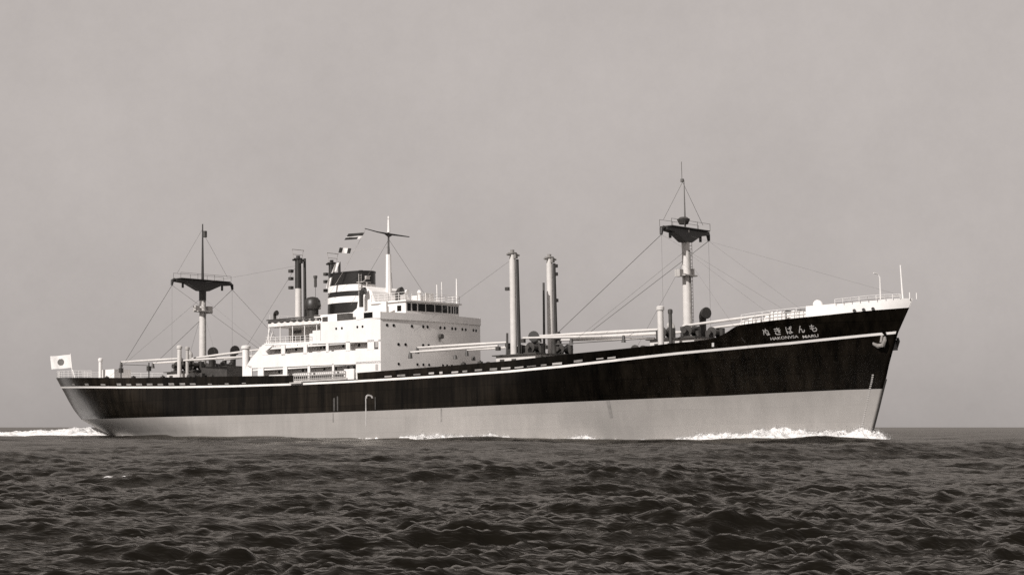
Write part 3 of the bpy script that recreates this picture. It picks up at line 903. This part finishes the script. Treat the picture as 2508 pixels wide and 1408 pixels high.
# ------------------------------------------------------------------ mast houses, winches, ventilators, hatches
def mast_house(a0, a1, w, z0, z1):
    b = MB(); b.box(a0, a1, -w, w, z0, z1)
    o = b.build('mast_house', M['buff'], ship)
    b = MB(); b.box(a0 - 0.35, a1 + 0.35, -w - 0.35, w + 0.35, z1, z1 + 0.12); b.build('winch_platform', M['steel'], o)
    for k in range(2):
        b = MB(); b.box(a0 + 0.6 + k * 1.8, a0 + 1.3 + k * 1.8, -w - 0.03, -w - 0.005, z0 + 0.2, z1 - 0.4); b.build('door', M['steel'], o)
    return o
def winch(a, y, z, s=1.0):
    b = MB()
    b.box(a - 0.9 * s, a + 0.9 * s, y - 1.0 * s, y + 1.0 * s, z, z + 0.15)
    b.tube((a, y - 1.35 * s, z + 0.75 * s), (a, y + 1.35 * s, z + 0.75 * s), 0.12 * s, n=8)
    b.tube((a, y - 0.7 * s, z + 0.75 * s), (a, y + 0.7 * s, z + 0.75 * s), 0.38 * s, n=14)
    for k in (-1, 1):
        b.tube((a, y + k * 0.72 * s, z + 0.75 * s), (a, y + k * 0.82 * s, z + 0.75 * s), 0.62 * s, n=16)
        b.tube((a, y + k * 1.2 * s, z + 0.75 * s), (a, y + k * 1.42 * s, z + 0.75 * s), 0.3 * s, n=12)
    b.box(a - 1.0 * s, a - 0.45 * s, y - 0.5 * s, y + 0.5 * s, z + 0.15, z + 1.0 * s)
    b.box(a + 0.35 * s, a + 0.75 * s, y + 0.3 * s, y + 0.8 * s, z + 0.15, z + 1.25 * s)
    return b.build('cargo_winch', M['steel'], ship, True)
mast_house(31.5, 37.2, 4.2, 3.3, 5.75)
for a, y in ((32.8, -2.7), (36.2, -2.9), (32.8, 2.7), (36.2, 2.7), (38.6, -4.8), (39.6, -1.5), (30.2, 2.0)):
    winch(a, y, 5.87 if 31.5 < a < 37.3 else 4.1, 1.05)
cowl(36.4, -0.2, 5.8, 9.2, 0.72, M['steel'], ship, ang=R(-30))
cowl(34.6, 5.3, 4.2, 9.7, 0.66, M['steel'], ship, ang=R(-20))
cowl(33.6, -1.6, 5.8, 8.9, 0.40, M['grey'], ship, ang=R(180))
def vpost(a, y, z0, z1, r, m='buff'):
    b = MB(); b.tube((a, y, z0), (a, y, z1), r, n=12); b.path([(a, y, z1 - 0.35), (a, y, z1), (a, y, z1 + 0.12)], [r * 1.3, r * 1.35, r * 0.8], 12)
    return b.build('ventilator_post', M[m], ship, True)
vpost(35.2, -5.0, 3.4, 9.3, 0.30); vpost(36.3, -4.5, 3.4, 9.1, 0.24, 'grey'); vpost(50.4, -6.3, 3.3, 8.5, 0.48, 'white')
vpost(117.6, -6.2, 4.4, 9.5, 0.34); vpost(118.7, -5.9, 4.4, 9.1, 0.20, 'steel')
b = MB(); b.box(38.2, 43.5, -3.6, 1.0, 3.3, 6.3); b.build('engine_room_crate', M['steel'], ship)
mast_house(114.4, 120.3, 3.8, 3.9, 6.1)
for a, y in ((115.6, -2.4), (119.0, -2.4), (115.6, 2.4), (119.0, 2.4), (112.9, -3.8), (121.5, 1.8)):
    winch(a, y, 6.22 if 114.4 < a < 120.3 else 4.3, 1.0)
cowl(117.0, 2.9, 6.1, 9.9, 0.62, M['steel'], ship, ang=R(-20))
cowl(115.0, -0.2, 6.1, 8.3, 0.40, M['grey'], ship, ang=R(160))
mast_house(92.6, 98.6, 4.6, 3.1, 5.3)
for a, y in ((93.6, -2.0), (97.2, -3.0), (97.2, 2.6), (99.8, -3.4), (101.0, -1.0), (91.0, -3.4)):
    winch(a, y, 5.42 if 92.6 < a < 98.6 else 3.4, 1.0)
cowl(95.8, -1.2, 5.3, 8.2, 0.62, M['steel'], ship, ang=R(-60))
cowl(96.8, 1.2, 5.3, 8.2, 0.55, M['steel'], ship, ang=R(20))
def hatch(a0, a1, w, z):
    b = MB(); b.box(a0, a1, -w, w, z, z + 0.95)
    o = b.build('hatch_coaming', M['buff'], ship)
    c = MB()
    n = 8
    for k in range(n):
        x0 = a0 + (a1 - a0) * k / n
        c.prism([(x0 + 0.05, z + 0.95), (x0 + (a1 - a0) / n - 0.05, z + 0.95), (x0 + (a1 - a0) / n - 0.05, z + 1.12), (x0 + 0.05, z + 1.12)], -w, w)
    c.build('hatch_cover', M['canvas'], o)
for a0, a1, z in ((12, 27.5, 4.2), (41.5, 51, 3.4), (81.5, 90.5, 3.0), (101.8, 112, 3.35), (121.8, 127.6, 4.3)):
    hatch(a0, a1, 3.6, z)
# small clutter along the bulwark top
rr = random.Random(11)
for a in (24.6, 30.6, 36.9, 47.0, 91.6, 94.2, 103.2):
    b = MB(); y = side_y(a, I(a, P_TOP)) + 0.3
    b.box(a - 0.25, a + 0.25, y - 0.2, y + 0.2, I(a, P_TOP) - 0.3, I(a, P_TOP) + 0.22); b.tube((a, y, I(a, P_TOP)), (a, y, I(a, P_TOP) + 0.35), 0.12, n=8)
    b.build('fairlead', M['steel'], ship)

# ------------------------------------------------------------------ poop
railing([hull_pt(s, I(s * LEN, P_TOP) - 0.02, -0.12, -1) for s in (0.004, 0.02, 0.05, 0.09, 0.13)], 1.0, ship)
railing([hull_pt(s, I(s * LEN, P_TOP) - 0.02, -0.12, 1) for s in (0.004, 0.02, 0.05, 0.09, 0.13)], 1.0, ship)
b = MB(); b.box(17.0, 20.2, -4.6, -1.6, 4.4, 6.75); b.build('steering_gear_hood', M['white'], ship)
vpost(17.9, -5.3, 4.4, 8.3, 0.26, 'white')
b = MB(); b.tube((4.4, 0, 5.0), (3.5, 0, 9.9), 0.09, 0.06, 8); b.tube((5.2, 0, 5.0), (4.1, 0, 7.4), 0.06, n=6)
b.build('ensign_staff', M['white'], ship)
for a in (21.0, 27.3):
    b = MB(); b.tube((a, -4.0, 4.6), (a, -4.0, 7.4), 0.09, n=8); b.box(a - 0.22, a + 0.22, -4.25, -3.75, 6.2, 6.9)
    b.build('boom_crutch', M['steel'], ship)
wire((21.0, -4.0, 7.4), (27.3, -4.0, 7.0), 0.05, parent=ship, name='crutch_bar')
# accommodation ladder stowed in the gap of the bulwark
b = MB()
A0, A1 = 63.3, 74.0
yo = -9.72
for z in (3.55, 3.95, 4.3):
    b.tube((A0, yo, z), (A1 - 1.5, yo, z - 0.02), 0.05, n=6)
k = 26
for i in range(k + 1):
    a = A0 + (A1 - 1.5 - A0) * i / k
    b.tube((a, yo, 3.4), (a, yo, 4.3), 0.045, n=5)
b.box(A0, A1 - 1.2, yo - 0.05, yo + 0.35, 3.2, 3.42)
b.box(A0 - 0.6, A0 + 1.6, yo - 0.25, yo + 0.2, 3.0, 3.2)
lad = b.build('accommodation_ladder', M['grey'], ship)
b = MB(); b.box(72.2, 73.9, -9.62, -9.3, 3.2, 4.5); b.build('ladder_platform', M['white'], lad)
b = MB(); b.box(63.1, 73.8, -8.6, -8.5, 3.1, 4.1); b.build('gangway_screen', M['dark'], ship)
# deck-edge dark cargo gear in front of the house
b = MB()
for a, y, z in ((80.4, -6.4, 6.1), (80.6, 1.6, 6.2), (79.6, 6.2, 6.2)):
    b.tube((a, y, z), (a, y, z - 0.5), 0.2, 0.28, 8)
b.build('cargo_hook', M['steel'], ship, True)

# ------------------------------------------------------------------ forecastle
pts = [hull_pt(a / LEN, I(a, P_TOP), -0.15, -1) for a in (129.6, 131, 132.5, 134, 136.2)]
railing(pts, 1.05, ship, step=0.8)
pts = [hull_pt(a / LEN, I(a, P_TOP), -0.15, 1) for a in (129.6, 131, 132.5, 134, 136.2)]
railing(pts, 1.05, ship, step=0.8)
pts = [hull_pt(a / LEN, I(a, P_WB), -0.1, -1) for a in (138.2, 139.6, 141, 142.5, 143.8)]
railing(pts, 0.45, ship, step=0.7, rails=2)
b = MB()
rq = random.Random(4)
for k in range(16):
    a = 129.5 + k * 0.42
    if k in (5, 11): continue
    p = hull_pt(a / LEN, I(a, P_TOP), -0.2, -1); q = hull_pt((a + 0.36) / LEN, I(a + 0.36, P_TOP), -0.2, -1)
    h = 0.35 + 0.5 * rq.random() + 0.02 * k
    b.add([p, q, q + Vector((0, 0.05, h)), p + Vector((0, 0.05, h * 0.9)), p + Vector((0, 0.3, 0)), q + Vector((0, 0.3, 0)), q + Vector((0, 0.25, h)), p + Vector((0, 0.25, h * 0.9))], [(0, 1, 2, 3), (4, 5, 6, 7), (2, 3, 7, 6), (0, 3, 7, 4), (1, 2, 6, 5)])
b.build('rail_canvas', M['canvas'], ship)
b = MB(); b.box(131.0, 133.2, -3.2, -1.6, 7.1, 7.9); b.tube((132, -3.6, 7.9), (132, 3.2, 7.9), 0.5, n=14); b.box(133.6, 134.4, -4.2, -2.6, 7.2, 8.3)
b.build('windlass', M['steel'], ship, True)
b = MB(); b.box(129.8, 131.2, -4.6, 4.0, 6.8, 7.7); b.box(131.6, 135.0, -4.9, -4.5, 7.15, 7.95)
b.build('canvas_covered_gear', M['canvas'], ship)
cw = cowl(135.9, -3.4, 7.4, 9.25, 0.5, M['white'], ship, ang=R(150))
b = MB(); b.path([(141.5, -0.9, 8.0), (141.5, -0.9, 11.3), (141.4, -1.1, 11.65), (141.2, -1.6, 11.75)], [0.09, 0.07, 0.06, 0.06], 8); b.build('bow_davit', M['white'], ship, True)
b = MB(); b.tube((143.6, 0, 8.0), (143.4, 0, 12.5), 0.11, 0.06, 8); b.build('jackstaff', M['white'], ship)
b = MB(); b.tube((144.5, -0.3, 8.9), (144.5, -0.3, 9.6), 0.06, n=6); b.tube((144.95, 0.3, 8.9), (144.95, 0.3, 9.55), 0.05, n=6); b.build('bow_roller_post', M['white'], ship)
wire((143.4, 0, 9.4), (141.0, -1.0, 9.2), 0.04, 'rope', parent=ship, name='stay')
for a in (140.3, 141.1, 141.9):
    b = MB(); p = hull_pt(a / LEN, I(a, P_TOP) + 0.16, 0.02, -1)
    disc(b, p, (0.25, -1, 0), 0.17, 10, 0.06); b.build('fairlead', M['dark'], hull)

# ------------------------------------------------------------------ flags: each hangs by itself, world-placed like the ship
def flag(name, base, u, v, nu, nv, wave, colour, label, cat, group=None):
    """cloth from the hoist corner base, along u (fly) and v (drop), rippling"""
    base, u, v = Vector(base), Vector(u), Vector(v)
    nrm = u.cross(v).normalized()
    me = bpy.data.meshes.new(name)
    vs, fs, mi = [], [], []
    for side in (0, 1):
        for i in range(nu + 1):
            for j in range(nv + 1):
                p = u * (i / nu) + v * (j / nv) + nrm * (wave * math.sin(i / nu * 7.5 + j / nv * 1.5) * (i / nu) ** 0.5 + side * 0.012)
                vs.append(p)
        o_ = side * (nu + 1) * (nv + 1)
        for i in range(nu):
            for j in range(nv):
                fs.append((o_ + i * (nv + 1) + j, o_ + (i + 1) * (nv + 1) + j, o_ + (i + 1) * (nv + 1) + j + 1, o_ + i * (nv + 1) + j + 1))
                mi.append(colour((i + .5) / nu, (j + .5) / nv))
    me.from_pydata([tuple(x) for x in vs], [], fs)
    for k in ('cloth', 'dark_cloth', 'grey_cloth'): me.materials.append(M[k])
    me.polygons.foreach_set('material_index', mi)
    for p in me.polygons: p.use_smooth = True
    o = bpy.data.objects.new(name, me); C.objects.link(o)
    o.location = SM @ base
    o.rotation_euler = ship.rotation_euler
    tag(o, label, cat, group)
    return o
flag('ensign', (3.56, 0, 9.75), (-2.35, -1.95, -0.22), (0.30, 0, -2.0), 48, 32, 0.2,
     lambda a, b: 2 if ((a - 0.52) * 3.05) ** 2 + ((b - 0.5) * 2.0) ** 2 < 0.52 ** 2 else 0,
     'white ensign with a round disc flying from the staff at the stern', 'flag')
GRP = 'signal flags on the bridge mast halyard'
flag('signal_flag', (70.4, -4.0, 22.1), (-1.6, -1.3, -0.12), (-0.45, -0.3, -0.8), 14, 8, 0.12, lambda a, b: 1 if (b < 0.45 or b > 0.62 and a > 0.2) else 0,
     'topmost signal flag, dark and white bands, just left of the yard', 'flag', GRP)
flag('signal_flag', (67.8, -3.8, 20.3), (-1.15, -0.95, 0.12), (-0.15, -0.1, -0.65), 14, 8, 0.15, lambda a, b: 0 if 0.3 < a < 0.7 else 1,
     'second signal flag down, dark ends around a white middle', 'flag', GRP)
flag('signal_flag', (65.5, -3.6, 18.8), (-0.55, -0.4, -0.35), (-0.4, -.2, -1.15), 10, 8, 0.12, lambda a, b: 0,
     'plain white signal flag above the left shoulder of the funnel', 'flag', GRP)
flag('signal_flag', (64.0, -3.4, 17.0), (-0.5, -0.4, -0.35), (-0.3, -.1, -1.2), 10, 8, 0.12, lambda a, b: 0 if a > 0.3 else 2,
     'lowest signal flag, white, drooping beside the black funnel top', 'flag', GRP)
wire((70.75, -4.2, 22.5), (61.0, -3.0, 13.0), 0.02, 'rope', sag=0.5, parent=ship, name='signal_halyard')
wire((70.7, 0, 20.5), (66.0, -3.5, 20.0), 0.02, 'rope', parent=ship, name='signal_halyard')

# ------------------------------------------------------------------ sea
rng = np.random.default_rng(5)
NW = 330
lam = np.exp(np.linspace(math.log(26.0), math.log(0.15), NW)) * rng.uniform(0.96, 1.04, NW)
kk = 2 * math.pi / lam
head = R(-78)                                  # the waves run roughly towards the boat
dirs = head + rng.normal(0, R(30), NW) * np.interp(np.log(lam), [math.log(.4), math.log(26)], [0.95, 0.6])
ph = rng.uniform(0, 2 * math.pi, NW)
mss = 0.115
slope = np.sqrt(2 * mss / NW) * np.interp(np.log(lam), np.log([0.2, 0.45, 0.8, 1.2, 2, 4, 10, 26]), [2.2, 2.4, 1.35, 0.75, 0.55, 0.42, 0.42, 0.5])
amp = slope / kk
kx, ky = kk * np.cos(dirs), kk * np.sin(dirs)

def sea_height(x, y, spacing):
    h = np.zeros_like(x)
    # gusts: patches of rougher and smoother chop
    g_ = 1 + 0.30 * np.sin(x * 0.31 + y * 0.11 + 1.0) * np.sin(y * 0.17 - x * 0.07) + 0.28 * np.sin(x * 1.1 - y * 0.5 + 2.0 * np.sin(y * 0.6)) * np.sin(y * 0.9 + x * 0.35)
    for i in range(NW):
        f = np.clip((lam[i] / spacing - 2.0) / 0.8, 0, 1)
        if not f.any(): continue
        p = kx[i] * x + ky[i] * y + ph[i]
        c = np.cos(p)
        h += f * amp[i] * (c + 0.65 * (c * c - 0.5)) * (g_ if lam[i] < 3 else 1)
    return h

def sea_mesh():
    r = [2.5]
    while r[-1] < 14: r.append(r[-1] * 1.02)
    while r[-1] < 110: r.append(r[-1] * 1.0028 + 0.008)
    while r[-1] < 300: r.append(r[-1] * 1.0055)
    while r[-1] < 1100: r.append(r[-1] * 1.0075)
    while r[-1] < 3000: r.append(r[-1] * 1.02)
    while r[-1] < 30000: r.append(r[-1] * 1.12)
    r = np.array(r)
    dense = np.radians(np.linspace(-18.5, 18.5, 700))
    wide = np.radians(np.concatenate([np.linspace(18.8, 45, 60), np.linspace(46.5, 313.5, 120), np.linspace(315, 341.2, 60)]))
    th = np.concatenate([dense, wide])
    nt_, nr = len(th), len(r)
    T, RR = np.meshgrid(th, r)
    x = RR * np.sin(T); y = RR * np.cos(T)
    dth = np.abs(np.diff(np.append(th, th[0] + 2 * math.pi)))
    sp = np.maximum(np.gradient(r)[:, None], RR * dth[None, :])
    z = sea_height(x, y, sp)
    co = np.stack([x, y, z], -1).reshape(-1, 3)
    i = np.arange(nr - 1)[:, None] * nt_; j = np.arange(nt_)[None, :]; j2 = (j + 1) % nt_
    q = np.stack([i + j, i + j2, i + nt_ + j2, i + nt_ + j], -1).reshape(-1, 4)
    me = bpy.data.meshes.new('sea')
    me.vertices.add(len(co)); me.vertices.foreach_set('co', co.ravel())
    me.loops.add(q.size); me.loops.foreach_set('vertex_index', q.ravel().astype(np.int32))
    me.polygons.add(len(q)); me.polygons.foreach_set('loop_start', (np.arange(len(q)) * 4).astype(np.int32))
    me.update(calc_edges=True); me.validate()
    me.polygons.foreach_set('use_smooth', [True] * len(me.polygons))
    o = bpy.data.objects.new('sea', me); C.objects.link(o)
    o['kind'] = 'structure'
    return o
sea = sea_mesh()
m = bpy.data.materials.new('sea_water'); m.use_nodes = True
t = m.node_tree; b = t.nodes['Principled BSDF']
b.inputs['Base Color'].default_value = (0.006, 0.005, 0.0036, 1)
b.inputs['Roughness'].default_value = 1.0
b.inputs['Specular IOR Level'].default_value = 0.0
gl = t.nodes.new('ShaderNodeBsdfGlossy'); gl.inputs['Roughness'].default_value = 0.10
gl.inputs['Color'].default_value = (1, 0.965, 0.91, 1)
fr = t.nodes.new('ShaderNodeFresnel'); fr.inputs['IOR'].default_value = 1.33
pw_ = t.nodes.new('ShaderNodeMath'); pw_.operation = 'POWER'; pw_.inputs[1].default_value = 1.40
mn_ = t.nodes.new('ShaderNodeMath'); mn_.operation = 'MULTIPLY'; mn_.inputs[1].default_value = 1.15   # a rough sea never mirrors totally
lim = t.nodes.new('ShaderNodeMath'); lim.operation = 'MINIMUM'; lim.inputs[1].default_value = 0.43
t.links.new(mn_.outputs[0], lim.inputs[0])
mx = t.nodes.new('ShaderNodeMixShader')
t.links.new(fr.outputs[0], pw_.inputs[0]); t.links.new(pw_.outputs[0], mn_.inputs[0]); t.links.new(lim.outputs[0], mx.inputs[0])
t.links.new(b.outputs[0], mx.inputs[1]); t.links.new(gl.outputs[0], mx.inputs[2])
t.links.new(mx.outputs[0], t.nodes['Material Output'].inputs['Surface'])
g = t.nodes.new('ShaderNodeTexCoord')
mp = t.nodes.new('ShaderNodeMapping'); mp.inputs['Scale'].default_value = (0.6, 1.3, 1)
n1 = t.nodes.new('ShaderNodeTexNoise'); n1.inputs['Scale'].default_value = 1.4; n1.inputs['Detail'].default_value = 4; n1.inputs['Roughness'].default_value = 0.62
n1.inputs['Distortion'].default_value = 0.35
bp = t.nodes.new('ShaderNodeBump'); bp.inputs['Strength'].default_value = 1.0; bp.inputs['Distance'].default_value = 0.10
t.links.new(g.outputs['Object'], mp.inputs[0]); t.links.new(mp.outputs[0], n1.inputs['Vector'])
n2 = t.nodes.new('ShaderNodeTexNoise'); n2.inputs['Scale'].default_value = 7.0; n2.inputs['Detail'].default_value = 3; n2.inputs['Roughness'].default_value = 0.55; n2.inputs['Distortion'].default_value = 0.6
bp2 = t.nodes.new('ShaderNodeBump'); bp2.inputs['Strength'].default_value = 1.0; bp2.inputs['Distance'].default_value = 0.018
t.links.new(mp.outputs[0], n2.inputs['Vector']); t.links.new(n2.outputs['Fac'], bp2.inputs['Height']); t.links.new(bp.outputs[0], bp2.inputs['Normal'])
t.links.new(n1.outputs['Fac'], bp.inputs['Height']); t.links.new(bp2.outputs[0], gl.inputs['Normal']); t.links.new(bp2.outputs[0], fr.inputs['Normal'])
sea.data.materials.append(m)

# ------------------------------------------------------------------ foam
from mathutils import noise as mn
def foam(name, fn, nu, nv, label, spray=0):
    """ragged foam: fn(u, v) -> ship-local x, ship-local y, world height"""
    vs, fs = [], []
    for i in range(nu + 1):
        for j in range(nv + 1):
            vs.append(fn(i / nu, j / nv))
    for i in range(nu):
        for j in range(nv):
            a = i * (nv + 1) + j
            fs.append((a, a + 1, a + nv + 2, a + nv + 1))
    rs = random.Random(len(vs))
    for _ in range(spray):
        i = rs.randrange(nu + 1); j = rs.randrange(max(1, nv // 2)) if name != 'stern_wake' else rs.randrange(nv)
        q = Vector(vs[i * (nv + 1) + j])
        if q.z < 0.15: continue
        q += Vector((rs.gauss(0, 0.25), rs.gauss(0, 0.25), abs(rs.gauss(0, 0.16)) * (0.5 + 0.5 * q.z)))
        e = rs.uniform(0.02, 0.055); o_ = len(vs)
        vs += [tuple(q + Vector((rs.uniform(-e, e), rs.uniform(-e, e), rs.uniform(-e, e)))) for _k in range(4)]
        fs += [(o_, o_ + 1, o_ + 2), (o_, o_ + 3, o_ + 1), (o_ + 1, o_ + 3, o_ + 2), (o_, o_ + 2, o_ + 3)]
    me = bpy.data.meshes.new(name)
    me.from_pydata(vs, [], fs)
    for p in me.polygons: p.use_smooth = True
    me.materials.append(M['foam'])
    o = bpy.data.objects.new(name, me); C.objects.link(o)
    tag(o, label, 'foam', None, 'stuff')
    return o
def to_world(a, y, z):
    p = SM @ Vector((a, y, -2.7 - a * math.sin(R(TRIM))))
    return (p.x, p.y, z)
def fnoise(a, y, s):
    return mn.fractal(Vector((a * s, y * s, 3.7)), 0.6, 2.1, 6)

def wl_y(a):
    z = -2.7 - a * math.sin(R(TRIM))
    a0, a1 = I(z, P_STERN), I(z, P_STEM)
    return halfb(min(max((a - a0) / (a1 - a0), 0), 1), z)

P_BW = [(84, 0.4), (88, 0.5), (92, 0.3), (96, 0.5), (99, 0.1), (103, -0.1), (106, 0.15), (109, 0.3), (112, -0.1), (118, -0.05), (121, 0.45), (124.5, 0.85), (127, 0.75), (129.5, 1.2), (132, 1.0), (134.5, 0.8), (136.5, 1.15), (138.2, 1.35), (139.6, 1.1), (141.0, 0.5), (142.2, -0.3)]
def bow_fn(sg):
    def f(u, v):
        a = 84 + (142.2 - 84) * u
        spread = 0.8 + 5.0 * min(1, (142.2 - a) / 22) ** 0.8
        off = spread * v
        H = I(a, P_BW)
        prof = math.cos(min(v, 1) * math.pi / 2) ** 0.8
        h = -0.5 + (H + 0.5) * prof * (1 + 0.30 * fnoise(a, off * 1.5 + sg * 40, 0.55)) + 0.30 * fnoise(a + 9, off + sg * 20, 1.3) * prof
        y = wl_y(min(a, 139.9)) - 0.25 + off if a < 140 else max(0, wl_y(139.8)) - 0.1 + off
        return to_world(a, sg * y, h)
    return f
foam('bow_wave', bow_fn(-1), 620, 26, 'white foaming bow wave along the near side of the hull', 26000)
foam('bow_wave', bow_fn(1), 300, 16, 'white foaming bow wave on the far side of the stem')
def stern_fn(u, v):
    a = 16 - 120 * u
    wd = 3.5 + 6.5 * min(1, u * 4)
    y = (v * 2 - 1) * wd
    H = I(16 - a, [(0, 0.1), (4, 0.9), (8, 1.55), (13, 1.1), (25, 0.65), (60, 0.45), (120, 0.35)])
    prof = max(0.0, 1 - abs(v * 2 - 1) ** 2.2)
    h = -0.45 + (H + 0.45) * prof * (1 + 0.22 * fnoise(a, y, 0.3)) + 0.25 * fnoise(a, y + 30, 0.9) * prof
    return to_world(a, y, h)
foam('stern_wake', stern_fn, 520, 40, 'white churned wake trailing from the stern to the left', 6000)
def side_fn(u, v):
    a = 17 + (84 - 17) * u
    off = 1.6 * v
    H = 0.22 + 0.6 * fnoise(a, 50, 0.09) + (0.3 if 20 < a < 26 else 0) + (0.25 if 74 < a < 78 else 0)
    prof = 1 - v
    h = -0.6 + (H + 0.6) * prof + 0.16 * fnoise(a, off + 70, 1.4) * prof
    return to_world(a, -(wl_y(a) - 0.2 + off), h)
foam('hull_wash', side_fn, 500, 8, 'thin broken wash along the grey boot-top amidships')
# a few small whitecaps out in front
caps = MB()
def whitecap(x, y, w_, label):
    b = []
    n = 26
    vs, fs = [], []
    for i in range(n + 1):
        for j in range(4):
            t_ = i / n
            px = x + (t_ - .5) * w_
            py = y + (j - 1.5) * 0.06 * (1 + mn.noise(Vector((px * 2, j, 0)))) + 0.3 * mn.noise(Vector((px * 0.9, 3, 0)))
            hz = float(sea_height(np.array([px]), np.array([py]), np.array([max(0.1, y * 0.009)]))[0])
            vs.append((px, py, hz + 0.022 * math.sin(math.pi * t_) ** 0.5 + 0.05 * mn.noise(Vector((px * 5.1, py * 5, 1)))))
    for i in range(n):
        for j in range(3):
            fs.append((i * 4 + j, i * 4 + j + 1, i * 4 + j + 5, i * 4 + j + 4))
    me = bpy.data.meshes.new('whitecap'); me.from_pydata(vs, [], fs); me.materials.append(M['foam'])
    for p in me.polygons: p.use_smooth = True
    o = bpy.data.objects.new('whitecap', me); C.objects.link(o)
    tag(o, label, 'foam', None, 'stuff')
for u_, v_, w_, lb in ((283, 1174, 0.6, 'small breaking crest in the left foreground water'),):
    d_ = 4400 * (CAM_H - 0.2) / (v_ - 1046)
    ys_ = np.linspace(d_ - 3, d_ + 3, 80); xs_ = (u_ - 1254) / 4400 * ys_
    k_ = int(np.argmax(sea_height(xs_, ys_, np.full_like(ys_, 0.15))))
    whitecap(float(xs_[k_]), float(ys_[k_]), w_, lb)
